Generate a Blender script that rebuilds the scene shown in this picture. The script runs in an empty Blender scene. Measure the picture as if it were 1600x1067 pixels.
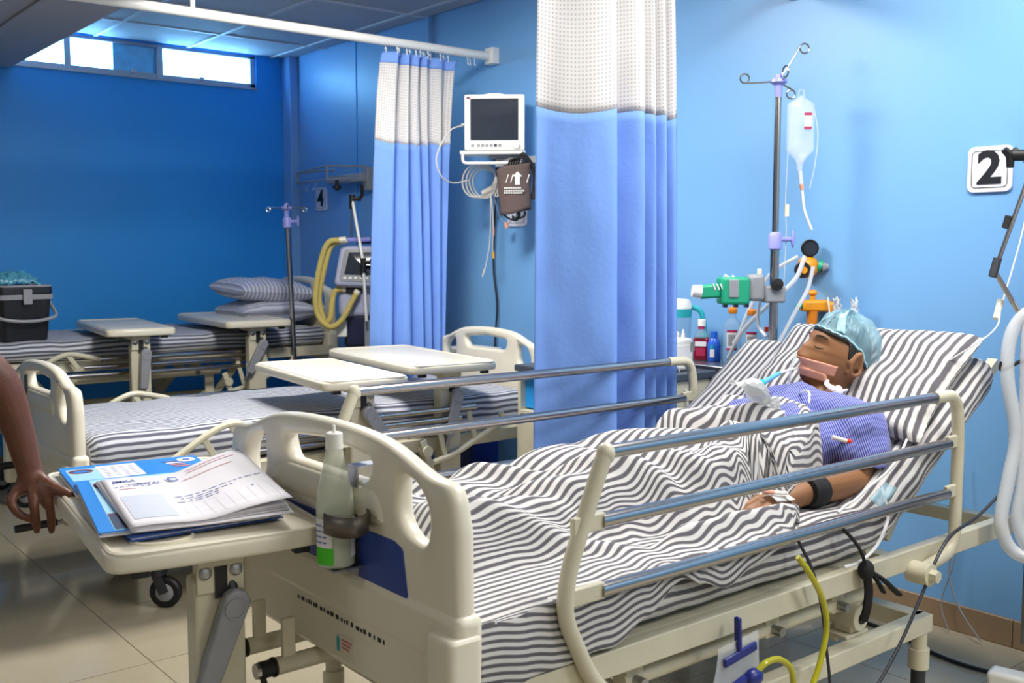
import bpy, bmesh, math, random
from math import sin, cos, pi, radians, sqrt, exp, atan2
from mathutils import Vector, Matrix, noise
random.seed(7)
SC = bpy.context.scene
COL = SC.collection

# ------------------------------------------------------------------ camera
cam_d = bpy.data.cameras.new('camera')
cam = bpy.data.objects.new('camera', cam_d)
COL.objects.link(cam)
SC.camera = cam
cam_d.sensor_width = 36.0
cam_d.lens = 1625.0 / 1600.0 * 36.0
cam_d.clip_start = 0.05
cam.location = (0, 0, 1.35)
cam.rotation_euler = (radians(90 - 5.03), 0, radians(51 - 90))
cam_d.dof.use_dof = True
cam_d.dof.focus_distance = 2.9
cam_d.dof.aperture_fstop = 6.3

# ------------------------------------------------------------------ world
W = bpy.data.worlds.new('world')
SC.world = W
W.use_nodes = True
wb = W.node_tree.nodes['Background']
wb.inputs[0].default_value = (0.22, 0.58, 1.0, 1)
wb.inputs[1].default_value = 24.0

# ------------------------------------------------------------------ lamps (under the ceiling panels)
LAMPS = [  # x, y, size x, size y, power
    (1.95, 3.4, .6, .6, 56),
    (2.45, 1.35, .6, 1.2, 44),
    (0.5, -1.2, .6, .6, 12),
    (-1.6, 2.4, .6, .6, 6),
    (2.6, -.9, .6, 1.2, 34),
]
for lx, ly, sx, sy, pw in LAMPS:
    ld = bpy.data.lights.new('panel_lamp', 'AREA')
    ld.shape = 'RECTANGLE'
    ld.size = sx
    ld.size_y = sy
    ld.energy = pw
    ld.color = (1.0, 0.965, 0.90)
    lo = bpy.data.objects.new('panel_lamp', ld)
    COL.objects.link(lo)
    lo.location = (lx, ly, 2.655)

SC.view_settings.view_transform = 'Standard'
SC.view_settings.look = 'None'
SC.view_settings.exposure = 0.28
SC.view_settings.gamma = 1.0
SC.view_settings.use_curve_mapping = False
SC.cycles.use_denoising = True
SC.cycles.max_bounces = 8
SC.cycles.diffuse_bounces = 5
SC.cycles.transmission_bounces = 8
SC.cycles.transparent_max_bounces = 12
SC.cycles.caustics_reflective = False
SC.cycles.caustics_refractive = False
SC.cycles.sample_clamp_indirect = 6.0

# ------------------------------------------------------------------ materials
def lin(v):
    v /= 255.0
    return v / 12.92 if v <= 0.04045 else ((v + 0.055) / 1.055) ** 2.4

def rgb(r, g, b):
    return (lin(r), lin(g), lin(b), 1.0)

class NT:
    def __init__(s, m):
        m.use_nodes = True
        s.t = m.node_tree
        s.b = s.t.nodes['Principled BSDF']
    def n(s, kind, **kw):
        x = s.t.nodes.new('ShaderNode' + kind)
        for k, v in kw.items():
            if k.startswith('i_'):
                x.inputs[int(k[2:])].default_value = v
            else:
                setattr(x, k, v)
        return x
    def l(s, a, b):
        s.t.links.new(a, b)
    def math(s, op, a, b=None, c=None):
        x = s.n('Math', operation=op)
        for i, v in enumerate((a, b, c)):
            if v is None:
                continue
            if hasattr(v, 'links'):
                s.l(v, x.inputs[i])
            else:
                x.inputs[i].default_value = v
        return x.outputs[0]

def mat(name, col, rough=.5, metal=0., var=.06, nscale=30., bump=0., bscale=200., spec=.5, **kw):
    """painted or moulded surface with slight procedural tone variation and relief"""
    m = bpy.data.materials.new(name)
    k = NT(m)
    b = k.b
    b.inputs['Roughness'].default_value = rough
    b.inputs['Metallic'].default_value = metal
    b.inputs['Specular IOR Level'].default_value = spec
    tc = k.n('TexCoord')
    nz = k.n('TexNoise')
    nz.inputs['Scale'].default_value = nscale
    nz.inputs['Detail'].default_value = 3
    k.l(tc.outputs['Object'], nz.inputs['Vector'])
    mx = k.n('Mix', data_type='RGBA')
    c = rgb(*col)
    mx.inputs[6].default_value = tuple(v * (1 - var) for v in c[:3]) + (1,)
    mx.inputs[7].default_value = tuple(min(1, v * (1 + var)) for v in c[:3]) + (1,)
    k.l(nz.outputs[0], mx.inputs[0])
    k.l(mx.outputs[2], b.inputs['Base Color'])
    if bump:
        n2 = k.n('TexNoise')
        n2.inputs['Scale'].default_value = bscale
        n2.inputs['Detail'].default_value = 2
        k.l(tc.outputs['Object'], n2.inputs['Vector'])
        bp = k.n('Bump')
        bp.inputs['Strength'].default_value = bump
        bp.inputs['Distance'].default_value = .004
        k.l(n2.outputs[0], bp.inputs['Height'])
        k.l(bp.outputs[0], b.inputs['Normal'])
    for a, v in kw.items():
        b.inputs[a.replace('_', ' ')].default_value = v
    return m

def clear_mat(name, col, alpha=.35, rough=.15, ior=1.0, trans=0.0):
    """thin clear plastic"""
    m = mat(name, col, rough, var=.03)
    b = m.node_tree.nodes['Principled BSDF']
    b.inputs['Alpha'].default_value = alpha
    if trans:
        b.inputs['Transmission Weight'].default_value = trans
        b.inputs['IOR'].default_value = ior
    return m

def stripe_mat(name, light, dark, period, duty=.48, coord='UV', axis=(1, 0, 0), rough=.85, soft=.12, bump=.25, var=.05, wob=0.0):
    m = bpy.data.materials.new(name)
    k = NT(m)
    k.b.inputs['Roughness'].default_value = rough
    k.b.inputs['Specular IOR Level'].default_value = .15
    k.b.inputs['Sheen Weight'].default_value = .15
    tc = k.n('TexCoord')
    src = tc.outputs[coord]
    dp = k.n('VectorMath', operation='DOT_PRODUCT')
    k.l(src, dp.inputs[0])
    dp.inputs[1].default_value = axis
    v = dp.outputs['Value']
    f = k.math('FRACT', k.math('DIVIDE', v, period))
    d = k.math('ABSOLUTE', k.math('SUBTRACT', f, .5))        # 0 in the middle .. .5 at the edges
    s = k.n('MapRange')
    s.interpolation_type = 'SMOOTHSTEP'
    s.inputs[1].default_value = duty / 2 - soft / 2
    s.inputs[2].default_value = duty / 2 + soft / 2
    k.l(d, s.inputs[0])
    nz = k.n('TexNoise')
    nz.inputs['Scale'].default_value = 9
    k.l(tc.outputs['Object'], nz.inputs['Vector'])
    mx = k.n('Mix', data_type='RGBA')
    mx.inputs[6].default_value = rgb(*dark)
    mx.inputs[7].default_value = rgb(*light)
    k.l(s.outputs[0], mx.inputs[0])
    m2 = k.n('Mix', data_type='RGBA', blend_type='MULTIPLY')
    m2.inputs[0].default_value = 1
    k.l(mx.outputs[2], m2.inputs[6])
    mr = k.n('MapRange')
    mr.inputs[3].default_value = 1 - var
    mr.inputs[4].default_value = 1.0
    k.l(nz.outputs[0], mr.inputs[0])
    k.l(mr.outputs[0], m2.inputs[7])
    k.l(m2.outputs[2], k.b.inputs['Base Color'])
    n2 = k.n('TexNoise')
    n2.inputs['Scale'].default_value = 38
    n2.inputs['Detail'].default_value = 4
    k.l(tc.outputs['Object'], n2.inputs['Vector'])
    bp = k.n('Bump')
    bp.inputs['Strength'].default_value = bump
    bp.inputs['Distance'].default_value = .006
    k.l(n2.outputs[0], bp.inputs['Height'])
    k.l(bp.outputs[0], k.b.inputs['Normal'])
    return m

M = {}
M['cream'] = mat('cream_plastic', (228, 221, 202), .32, var=.03, nscale=6)
M['paint'] = mat('cream_paint', (205, 199, 176), .38, var=.10, nscale=14)
M['inkred'] = mat('red_ink', (206, 130, 132), .7)
M['teal'] = mat('teal_plastic', (40, 168, 178), .4, var=.05)
M['chrome'] = mat('chrome', (182, 177, 174), .2, 1.0, var=.04)
M['steel'] = mat('brushed_steel', (170, 172, 176), .34, 1.0, var=.1)
M['black'] = mat('black_rubber', (16, 16, 19), .5, var=.2)
M['charcoal'] = mat('charcoal_plastic', (44, 46, 54), .45, var=.1)
M['grey'] = mat('grey_plastic', (146, 148, 154), .4, var=.06)
M['darkgrey'] = mat('dark_grey_laminate', (66, 74, 86), .42, var=.08)
M['white'] = mat('white_plastic', (238, 236, 230), .35, var=.02)
M['bluepanel'] = mat('royal_blue_panel', (38, 66, 146), .42, var=.08, nscale=60)
M['navy'] = mat('navy_panel', (20, 42, 120), .4, var=.08)
M['lilac'] = mat('lilac_plastic', (150, 152, 222), .4, var=.05)
M['wall'] = mat('light_blue_wall_paint', (118, 171, 222), .40, var=.03, nscale=1.2, bump=.06, bscale=160)
M['wall2'] = mat('deep_blue_wall', (36, 154, 236), .5, var=.05, nscale=2, bump=.06, bscale=160)  # window wall gets a deeper, more saturated blue than the head wall
M['plain'] = mat('off_white_wall_paint', (206, 206, 200), .7, var=.03)
M['ceil'] = mat('ceiling_board', (186, 190, 196), .75, var=.05, nscale=20, bump=.1, bscale=300)
M['tbar'] = mat('ceiling_grid_bar', (214, 216, 220), .5, var=.02)
M['soffit'] = mat('grey_soffit_paint', (176, 174, 176), .6, var=.04)
M['trimw'] = mat('window_aluminium', (176, 184, 196), .4, .3, var=.05)
M['skirt'] = mat('brown_skirting_tile', (150, 126, 100), .35, var=.12, nscale=8)
M['tan'] = mat('beige_floor_tile', (172, 162, 140), .09, var=.07, nscale=5, bump=.02, bscale=20)
M['grout'] = mat('floor_grout', (128, 118, 100), .7, var=.1)
M['curt'] = mat('blue_curtain_cloth', (116, 154, 224), .8, var=.05, nscale=10, bump=.25, bscale=60, spec=.15)
M['sheet'] = stripe_mat('striped_sheet', (208, 205, 204), (94, 92, 98), .0255, duty=.47, soft=.16)
M['sheet2'] = stripe_mat('fine_striped_sheet', (204, 207, 216), (92, 94, 108), .026, soft=.2)
M['pillow'] = stripe_mat('striped_pillowcase', (212, 209, 207), (98, 95, 101), .0272, duty=.47, soft=.16)
M['gown'] = stripe_mat('blue_pinstripe_gown', (152, 158, 212), (56, 62, 146), .0058, duty=.55, coord='Object', axis=(.74, -.60, .24), soft=.4)
M['pillow2'] = stripe_mat('faded_striped_pillowcase', (206, 210, 226), (150, 154, 172), .026, duty=.45, soft=.3)
M['dullsteel'] = mat('dull_steel_band', (118, 110, 104), .42, .75, var=.12, nscale=40)

def net_material():
    m = bpy.data.materials.new('white_net_cloth')
    k = NT(m)
    k.b.inputs['Roughness'].default_value = .9
    k.b.inputs['Specular IOR Level'].default_value = .1
    tc = k.n('TexCoord')
    sp = k.n('SeparateXYZ')
    k.l(tc.outputs['UV'], sp.inputs[0])
    def band(o):
        f = k.math('FRACT', k.math('DIVIDE', o, .0135))
        return k.math('LESS_THAN', f, .5)
    g = k.math('MULTIPLY', band(sp.outputs[0]), band(sp.outputs[1]))
    mx = k.n('Mix', data_type='RGBA')
    mx.inputs[6].default_value = rgb(208, 205, 204)
    mx.inputs[7].default_value = rgb(184, 183, 190)
    k.l(g, mx.inputs[0])
    k.l(mx.outputs[2], k.b.inputs['Base Color'])
    al = k.math('SUBTRACT', 1.0, k.math('MULTIPLY', g, .10))
    k.l(al, k.b.inputs['Alpha'])
    return m
M['net'] = net_material()

# ------------------------------------------------------------------ mesh helpers
class MB:
    def __init__(s):
        s.v = []; s.f = []; s.uv = {}
        s.T = Matrix.Identity(4)
    def add(s, vs, fs, uvs=None):
        o = len(s.v)
        for i, p in enumerate(vs):
            s.v.append(tuple(s.T @ Vector(p)))
            if uvs:
                s.uv[o + i] = uvs[i]
        s.f += [tuple(o + i for i in f) for f in fs]
        return s
    def at(s, loc=(0, 0, 0), rot=(0, 0, 0), scale=(1, 1, 1)):
        from mathutils import Euler
        s.T = Matrix.Translation(loc) @ Euler(rot).to_matrix().to_4x4() @ Matrix.Diagonal((*scale, 1))
        return s
    def box(s, x0, x1, y0, y1, z0, z1):
        v = [(x0, y0, z0), (x1, y0, z0), (x1, y1, z0), (x0, y1, z0), (x0, y0, z1), (x1, y0, z1), (x1, y1, z1), (x0, y1, z1)]
        return s.add(v, [(3, 2, 1, 0), (4, 5, 6, 7), (0, 1, 5, 4), (1, 2, 6, 5), (2, 3, 7, 6), (3, 0, 4, 7)])
    def bar(s, a, b, w, h, up=(0, 0, 1)):
        a = Vector(a); b = Vector(b)
        d = (b - a).normalized()
        u = Vector(up)
        r = d.cross(u)
        if r.length < 1e-4:
            r = d.cross(Vector((1, 0, 0)))
        r.normalize()
        u = r.cross(d)
        v = []
        for p in (a, b):
            for i, j in ((-1, -1), (1, -1), (1, 1), (-1, 1)):
                v.append(p + r * (i * w / 2) + u * (j * h / 2))
        return s.add(v, [(3, 2, 1, 0), (4, 5, 6, 7), (0, 1, 5, 4), (1, 2, 6, 5), (2, 3, 7, 6), (3, 0, 4, 7)])
    def tube(s, pts, r, n=10, closed=False, cap=True, flat=1.0):
        P = [Vector(p) for p in pts]
        m = len(P)
        R = list(r) if hasattr(r, '__len__') else [r] * m
        T = []
        for i in range(m):
            if closed:
                t = P[(i + 1) % m] - P[i - 1]
            else:
                t = P[min(i + 1, m - 1)] - P[max(i - 1, 0)]
            T.append(t.normalized() if t.length > 1e-9 else Vector((0, 0, 1)))
        u = T[0].orthogonal().normalized()
        if abs(T[0].z) < .9:
            u = (Vector((0, 0, 1)) - T[0] * T[0].z).normalized()
        vs = []
        for i in range(m):
            u = (u - T[i] * u.dot(T[i]))
            u = u.normalized() if u.length > 1e-6 else T[i].orthogonal().normalized()
            w = T[i].cross(u)
            for k in range(n):
                a = 2 * pi * k / n
                vs.append(P[i] + u * (cos(a) * R[i] * flat) + w * (sin(a) * R[i]))
        fs = []
        for i in range(m if closed else m - 1):
            j = (i + 1) % m
            for k in range(n):
                l = (k + 1) % n
                fs.append((i * n + k, i * n + l, j * n + l, j * n + k))
        if cap and not closed:
            fs.append(tuple(range(n - 1, -1, -1)))
            fs.append(tuple((m - 1) * n + k for k in range(n)))
        return s.add(vs, fs)
    def lathe(s, prof, n=24, cx=0, cy=0, sx=1.0, sy=1.0):
        vs = []
        for r, z in prof:
            for k in range(n):
                a = 2 * pi * k / n
                vs.append((cx + cos(a) * r * sx, cy + sin(a) * r * sy, z))
        m = len(prof)
        fs = [(i * n + k, i * n + (k + 1) % n, (i + 1) * n + (k + 1) % n, (i + 1) * n + k) for i in range(m - 1) for k in range(n)]
        if prof[0][0] > 1e-5:
            fs.append(tuple(range(n - 1, -1, -1)))
        if prof[-1][0] > 1e-5:
            fs.append(tuple((m - 1) * n + k for k in range(n)))
        return s.add(vs, fs)
    def ball(s, c, r, nu=16, nv=10):
        r = r if hasattr(r, '__len__') else (r, r, r)
        vs = [(c[0], c[1], c[2] - r[2])]
        for j in range(1, nv):
            b = -pi / 2 + pi * j / nv
            for i in range(nu):
                a = 2 * pi * i / nu
                vs.append((c[0] + r[0] * cos(b) * cos(a), c[1] + r[1] * cos(b) * sin(a), c[2] + r[2] * sin(b)))
        vs.append((c[0], c[1], c[2] + r[2]))
        fs = [(0, 1 + (i + 1) % nu, 1 + i) for i in range(nu)]
        for j in range(nv - 2):
            for i in range(nu):
                a = 1 + j * nu
                fs.append((a + i, a + (i + 1) % nu, a + nu + (i + 1) % nu, a + nu + i))
        a = 1 + (nv - 2) * nu
        fs += [(a + i, a + (i + 1) % nu, len(vs) - 1) for i in range(nu)]
        return s.add(vs, fs)
    def prism(s, poly, z0, z1):
        n = len(poly)
        vs = [(x, y, z0) for x, y in poly] + [(x, y, z1) for x, y in poly]
        fs = [tuple(range(n - 1, -1, -1)), tuple(range(n, 2 * n))]
        fs += [(i, (i + 1) % n, n + (i + 1) % n, n + i) for i in range(n)]
        return s.add(vs, fs)
    def grid(s, fn, nu, nv, uvfn=None, closed_u=False):
        vs = []; uv = []
        for j in range(nv + 1):
            for i in range(nu + 1):
                p = fn(i / nu, j / nv)
                vs.append(p)
                uv.append(uvfn(i / nu, j / nv) if uvfn else (i / nu, j / nv))
        w = nu + 1
        fs = [(j * w + i, j * w + i + 1, (j + 1) * w + i + 1, (j + 1) * w + i) for j in range(nv) for i in range(nu)]
        return s.add(vs, fs, uv)
    def mesh(s, name, angle=35):
        me = bpy.data.meshes.new(name)
        me.from_pydata(s.v, [], s.f)
        bm = bmesh.new()
        bm.from_mesh(me)
        bmesh.ops.recalc_face_normals(bm, faces=bm.faces)
        bm.to_mesh(me)
        bm.free()
        if s.uv:
            ul = me.uv_layers.new(name='UVMap')
            for l in me.loops:
                ul.data[l.index].uv = s.uv.get(l.vertex_index, (0, 0))
        for p in me.polygons:
            p.use_smooth = True
        me.set_sharp_from_angle(angle=radians(angle))
        return me
    def build(s, name, m=None, parent=None, bevel=0, seg=2, sub=0, solid=0, angle=35, loc=None):
        me = s.mesh(name, angle)
        if m:
            me.materials.append(M[m] if isinstance(m, str) else m)
        return link(name, me, parent, bevel, seg, sub, solid, loc)

def link(name, me, parent=None, bevel=0, seg=2, sub=0, solid=0, loc=None):
    o = bpy.data.objects.new(name, me)
    COL.objects.link(o)
    if parent:
        o.parent = parent
        # part coordinates are given in the thing's own space
    if loc:
        o.location = loc
    if bevel:
        md = o.modifiers.new('bevel', 'BEVEL')
        md.width = bevel
        md.segments = seg
        md.limit_method = 'ANGLE'
        md.angle_limit = radians(40)
        md.harden_normals = False
    if sub:
        md = o.modifiers.new('sub', 'SUBSURF')
        md.levels = md.render_levels = sub
    if solid:
        md = o.modifiers.new('solid', 'SOLIDIFY')
        md.thickness = solid
        md.offset = 0
    return o

def tag(o, label=None, cat=None, group=None, kind=None):
    if label: o['label'] = label
    if cat: o['category'] = cat
    if group: o['group'] = group
    if kind: o['kind'] = kind
    return o

def thing(name, label, cat, loc=(0, 0, 0), rz=0, group=None):
    o = bpy.data.objects.new(name, None)
    o.empty_display_size = .05
    COL.objects.link(o)
    o.location = loc
    o.rotation_euler = (0, 0, rz)
    return tag(o, label, cat, group)

def struct(o):
    o['kind'] = 'structure'
    return o

def copy_tree(o, parent=None):
    c = o.copy()
    COL.objects.link(c)
    c.parent = parent
    for ch in list(o.children):
        copy_tree(ch, c)
    return c

def crom(pts, k=8, closed=False):
    """Catmull-Rom samples through the points"""
    P = [Vector(p) for p in pts]
    n = len(P)
    out = []
    rng = range(n if closed else n - 1)
    for i in rng:
        a = P[(i - 1) % n] if (closed or i > 0) else P[0] * 2 - P[1]
        b = P[i]
        c = P[(i + 1) % n]
        d = P[(i + 2) % n] if (closed or i < n - 2) else P[-1] * 2 - P[-2]
        for j in range(k):
            t = j / k
            out.append(.5 * ((2 * b) + (c - a) * t + (2 * a - 5 * b + 4 * c - d) * t * t + (3 * b - a - 3 * c + d) * t ** 3))
    if not closed:
        out.append(P[-1].copy())
    return out

def fillet(pts, r, k=5):
    """polyline with rounded corners (3D)"""
    P = [Vector(p) for p in pts]
    out = [P[0]]
    for i in range(1, len(P) - 1):
        a, b, c = P[i - 1], P[i], P[i + 1]
        d = min(r, (a - b).length * .49, (c - b).length * .49)
        p = b + (a - b).normalized() * d
        q = b + (c - b).normalized() * d
        for j in range(k + 1):
            t = j / k
            out.append(p * (1 - t) ** 2 + b * 2 * t * (1 - t) + q * t * t)
    out.append(P[-1])
    return out

def rpoly(pts, r, k=5):
    """closed 2D polygon with rounded corners; r one radius or one per corner"""
    n = len(pts)
    R = r if hasattr(r, '__len__') else [r] * n
    out = []
    for i in range(n):
        a = Vector(pts[i - 1]); b = Vector(pts[i]); c = Vector(pts[(i + 1) % n])
        d = min(R[i], (a - b).length * .49, (c - b).length * .49)
        if d < 1e-5:
            out.append(tuple(b)); continue
        p = b + (a - b).normalized() * d
        q = b + (c - b).normalized() * d
        for j in range(k + 1):
            t = j / k
            out.append(tuple(p * (1 - t) ** 2 + b * 2 * t * (1 - t) + q * t * t))
    return out

def inset(lp, d):
    """closed polygon moved inwards by d (outwards when negative)"""
    n = len(lp)
    ar = sum(lp[i - 1][0] * lp[i][1] - lp[i][0] * lp[i - 1][1] for i in range(n))
    sg = 1 if ar > 0 else -1
    out = []
    for i in range(n):
        p = Vector(lp[i][:2]); a = Vector(lp[i - 1][:2]); b = Vector(lp[(i + 1) % n][:2])
        e = (p - a); f = (b - p)
        if e.length < 1e-7: e = f
        if f.length < 1e-7: f = e
        e = e.normalized(); f = f.normalized()
        n1 = Vector((-e.y, e.x)) * sg; n2 = Vector((-f.y, f.x)) * sg
        m = n1 + n2
        m = m.normalized() if m.length > 1e-6 else n1
        out.append(tuple(p + m * (d / max(.5, m.dot(n1)))))
    return out

def inside(p, ring):
    c = False
    for i in range(len(ring)):
        a, b = ring[i - 1], ring[i]
        if (a.y > p.y) != (b.y > p.y) and p.x < (b.x - a.x) * (p.y - a.y) / (b.y - a.y) + a.x:
            c = not c
    return c

def plate(loops, thick, bev, name='plate', seg=3):
    """flat plate with holes and rounded edges; returns (verts, faces), z across the plate; the first loop is the outline"""
    from mathutils.geometry import delaunay_2d_cdt
    L = []
    for lp in loops:
        q = []
        for p in lp:
            if not q or (Vector(p[:2]) - Vector(q[-1])).length > 1e-5:
                q.append((p[0], p[1]))
        if (Vector(q[0]) - Vector(q[-1])).length < 1e-5:
            q.pop()
        L.append(q)
    prof = []                                           # (inset, z) from the front to the back
    h = thick / 2
    for k in range(seg + 1):
        a = pi / 2 * k / seg
        prof.append((bev * (1 - sin(a)), h - bev * (1 - cos(a))))
    prof += [(i_, -z) for i_, z in prof[::-1]]
    vs = []; fs = []
    caps = [[], []]
    for li, lp in enumerate(L):
        n = len(lp); base = len(vs)
        for i_, z in prof:
            r = inset(lp, i_ if li == 0 else -i_)
            vs += [(x, y, z) for x, y in r]
        m = len(prof)
        for k in range(m - 1):
            for j in range(n):
                l = (j + 1) % n
                fs.append((base + k * n + j, base + k * n + l, base + (k + 1) * n + l, base + (k + 1) * n + j))
        caps[0].append(list(range(base, base + n)))
        caps[1].append(list(range(base + (m - 1) * n, base + m * n)))
    for cp in caps:
        flat_ = [i for c in cp for i in c]
        ed = []; o_ = 0
        for c in cp:
            ed += [(o_ + j, o_ + (j + 1) % len(c)) for j in range(len(c))]
            o_ += len(c)
        P2d = [Vector(vs[i][:2]) for i in flat_]
        if len(cp) == 1 and len(cp[0]) < 5:
            fs.append(tuple(cp[0])); continue
        v2, _, tris, ov, _, _ = delaunay_2d_cdt(P2d, ed, [], 0, 1e-7)
        rings = [[P2d[flat_.index(i)] for i in c] for c in cp]
        for t in tris:
            g = (v2[t[0]] + v2[t[1]] + v2[t[2]]) / 3
            if inside(g, rings[0]) and not any(inside(g, r) for r in rings[1:]) and all(ov[i] for i in t):
                fs.append(tuple(flat_[ov[i][0]] for i in t))
    return vs, fs

def text_geo(txt, size, thick=.0006, bold=0.0):
    cu = bpy.data.curves.new('lettering', 'FONT')
    cu.body = txt
    cu.size = size
    cu.extrude = thick
    cu.offset = bold
    cu.align_x = 'CENTER'
    cu.align_y = 'CENTER'
    cu.resolution_u = 3
    o = bpy.data.objects.new('lettering', cu)
    me = o.to_mesh()
    vs = [tuple(v.co) for v in me.vertices]
    fs = [tuple(p.vertices) for p in me.polygons]
    o.to_mesh_clear()
    bpy.data.objects.remove(o)
    bpy.data.curves.remove(cu)
    return vs, fs

def facing(origin, xdir, ydir):
    """matrix with local x, y along the two directions"""
    x = Vector(xdir).normalized(); y = Vector(ydir).normalized(); z = x.cross(y)
    return Matrix(((x.x, y.x, z.x, origin[0]), (x.y, y.y, z.y, origin[1]), (x.z, y.z, z.z, origin[2]), (0, 0, 0, 1)))

def smooth(a, b, x):
    t = max(0., min(1., (x - a) / (b - a)))
    return t * t * (3 - 2 * t)

def lerp_tab(tab, x):
    if x <= tab[0][0]:
        return tab[0][1]
    for (x0, y0), (x1, y1) in zip(tab, tab[1:]):
        if x <= x1:
            t = (x - x0) / (x1 - x0)
            t = t * t * (3 - 2 * t)
            return y0 + (y1 - y0) * t
    return tab[-1][1]

# ================================================================== THE ROOM
XW, YW, ZC = 3.5, 6.82, 2.69           # head wall, window wall, ceiling
X0, Y0 = -3.0, -2.6                    # the walls behind the camera
# floor: every tile its own piece on a grout bed
fl = struct(MB().box(X0, XW, Y0, YW, -.05, -.004).build('floor', 'grout'))
tb = MB().box(.0015, .5985, .0015, .5985, -.012, 0)
tile_me = tb.mesh('floor_tile')
tile_me.materials.append(M['tan'])
nx = [1.165 + .6 * k for k in range(-7, 4)]
ny = [3.32 + .6 * k for k in range(-10, 7)]
for tx in nx:
    for ty in ny:
        if tx + .6 <= XW + .01 + .3 and ty < YW:
            ex = min(.5985, XW - tx - .001); ey = min(.5985, YW - ty - .001)
            if ex < .04 or ey < .04:
                continue
            if ex > .59 and ey > .59:
                o = link('floor_tile', tile_me, fl, loc=(tx, ty, 0))
            else:
                o = MB().box(.0015, ex, .0015, ey, -.012, 0).build('floor_tile', 'tan', fl, loc=(tx, ty, 0))
# walls
struct(MB().box(XW, XW + .12, Y0 - .12, YW + .12, -.05, ZC + .3).build('wall_right', 'wall'))
WX0, WX1, WZ0, WZ1 = 1.05, 3.242, 2.452, 2.684
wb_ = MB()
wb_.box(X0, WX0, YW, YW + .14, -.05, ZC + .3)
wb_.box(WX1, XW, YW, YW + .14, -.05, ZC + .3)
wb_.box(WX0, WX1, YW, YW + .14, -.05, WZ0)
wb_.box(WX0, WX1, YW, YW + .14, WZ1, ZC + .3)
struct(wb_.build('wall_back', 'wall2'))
struct(MB().box(X0 - .12, X0, Y0 - .12, YW + .12, -.05, ZC + .3).build('wall_left', 'plain'))
struct(MB().box(X0, XW, Y0 - .12, Y0, -.05, ZC + .3).build('wall_front', 'plain'))
# square column in the far corner, vertical joint strip on the head wall
struct(MB().box(3.434, XW, 6.70, YW, 0, ZC).build('trim_1', 'wall', bevel=.004))
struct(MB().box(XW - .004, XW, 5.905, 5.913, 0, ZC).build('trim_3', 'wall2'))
struct(MB().box(XW - .028, XW, 5.05, 5.066, 2.33, ZC).build('trim_4', 'wall'))
# skirting of brown tile along the head wall and the window wall
sk = struct(MB().box(XW - .012, XW, Y0, 6.70, 0, .002).build('baseboard_right', 'grout'))
y = Y0
while y < 6.65:
    y1 = min(y + .598, 6.70)
    MB().box(XW - .016, XW - .001, y + .001, y1, .001, .096).build('skirting_tile', 'skirt', sk, bevel=.002)
    y += .6
sk2 = struct(MB().box(X0, 3.43, YW - .012, YW, 0, .002).build('baseboard_back', 'grout'))
x = X0
while x < 3.4:
    x1 = min(x + .598, 3.43)
    MB().box(x + .001, x1, YW - .016, YW - .001, .001, .096).build('skirting_tile', 'skirt', sk2, bevel=.002)
    x += .6
# window: high strip under the ceiling
wn = struct(MB().box(WX0, WX1, YW - .012, YW + .1, WZ0, WZ0 + .012).build('window_1', 'trimw'))
fr = MB()
for a, b in ((WX0, WX0 + .03), (WX1 - .035, WX1)):
    fr.box(a, b, YW + .02, YW + .07, WZ0 + .012, WZ1)
fr.box(WX0, WX1, YW + .02, YW + .07, WZ1 - .02, WZ1)
fr.box(WX0, WX1, YW + .02, YW + .07, WZ0 + .012, WZ0 + .045)
fr.build('window_frame', 'trimw', wn, bevel=.003)
for mx_ in (1.995, 2.575):
    MB().box(mx_ - .02, mx_ + .02, YW + .015, YW + .075, WZ0 + .012, WZ1).build('mullion', 'trimw', wn, bevel=.003)
for lx in (2.38, 2.84):
    MB().box(lx, lx + .03, YW + .005, YW + .03, WZ0 + .03, WZ0 + .055).build('window_latch', 'trimw', wn, bevel=.003)
M['glass'] = clear_mat('window_glass', (225, 238, 255), .12, .05)
M['frost'] = mat('frosted_window_film', (70, 160, 205), .6, var=.35, nscale=14, Alpha=.94)
for a, b, mm in ((WX0 + .03, 1.975, 'glass'), (2.015, 2.28, 'glass'), (2.28, 2.555, 'frost'), (2.595, WX1 - .035, 'glass')):
    MB().box(a, b, YW + .042, YW + .048, WZ0 + .045, WZ1 - .02).build('pane', mm, wn)
# ceiling: boards in a grid of bars
cl = struct(MB().box(X0, XW, Y0, YW, ZC + .02, ZC + .1).build('ceiling', 'ceil'))
gx = [2.16 + .6 * k for k in range(-8, 3)]
gy = [5.70 + .6 * k for k in range(-13, 2)]
for x in gx:
    if X0 < x < XW:
        MB().box(x - .012, x + .012, Y0, YW, ZC - .006, ZC + .004).build('grid_bar', 'tbar', cl)
for y in gy:
    if Y0 < y < YW:
        MB().box(X0, XW, y - .012, y + .012, ZC - .005, ZC + .005).build('grid_bar', 'tbar', cl)
cb_me = MB().box(.012, .588, .012, .588, 0, .014).mesh('ceiling_board')
cb_me.materials.append(M['ceil'])
ax = [X0] + [x for x in gx if X0 < x < XW] + [XW]
ay = [Y0] + [y for y in gy if Y0 < y < YW] + [YW]
for xa, xb in zip(ax, ax[1:]):
    for ya, yb in zip(ay, ay[1:]):
        if xb - xa < .03 or yb - ya < .03:
            continue
        if abs(xb - xa - .6) < .01 and abs(yb - ya - .6) < .01:
            link('ceiling_board', cb_me, cl, loc=(xa, ya, ZC + .001 + .004 * random.random()))
        else:
            MB().box(xa + .012, xb - .012, ya + .012, yb - .012, ZC + .001, ZC + .016).build('ceiling_board', 'ceil', cl)
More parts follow.
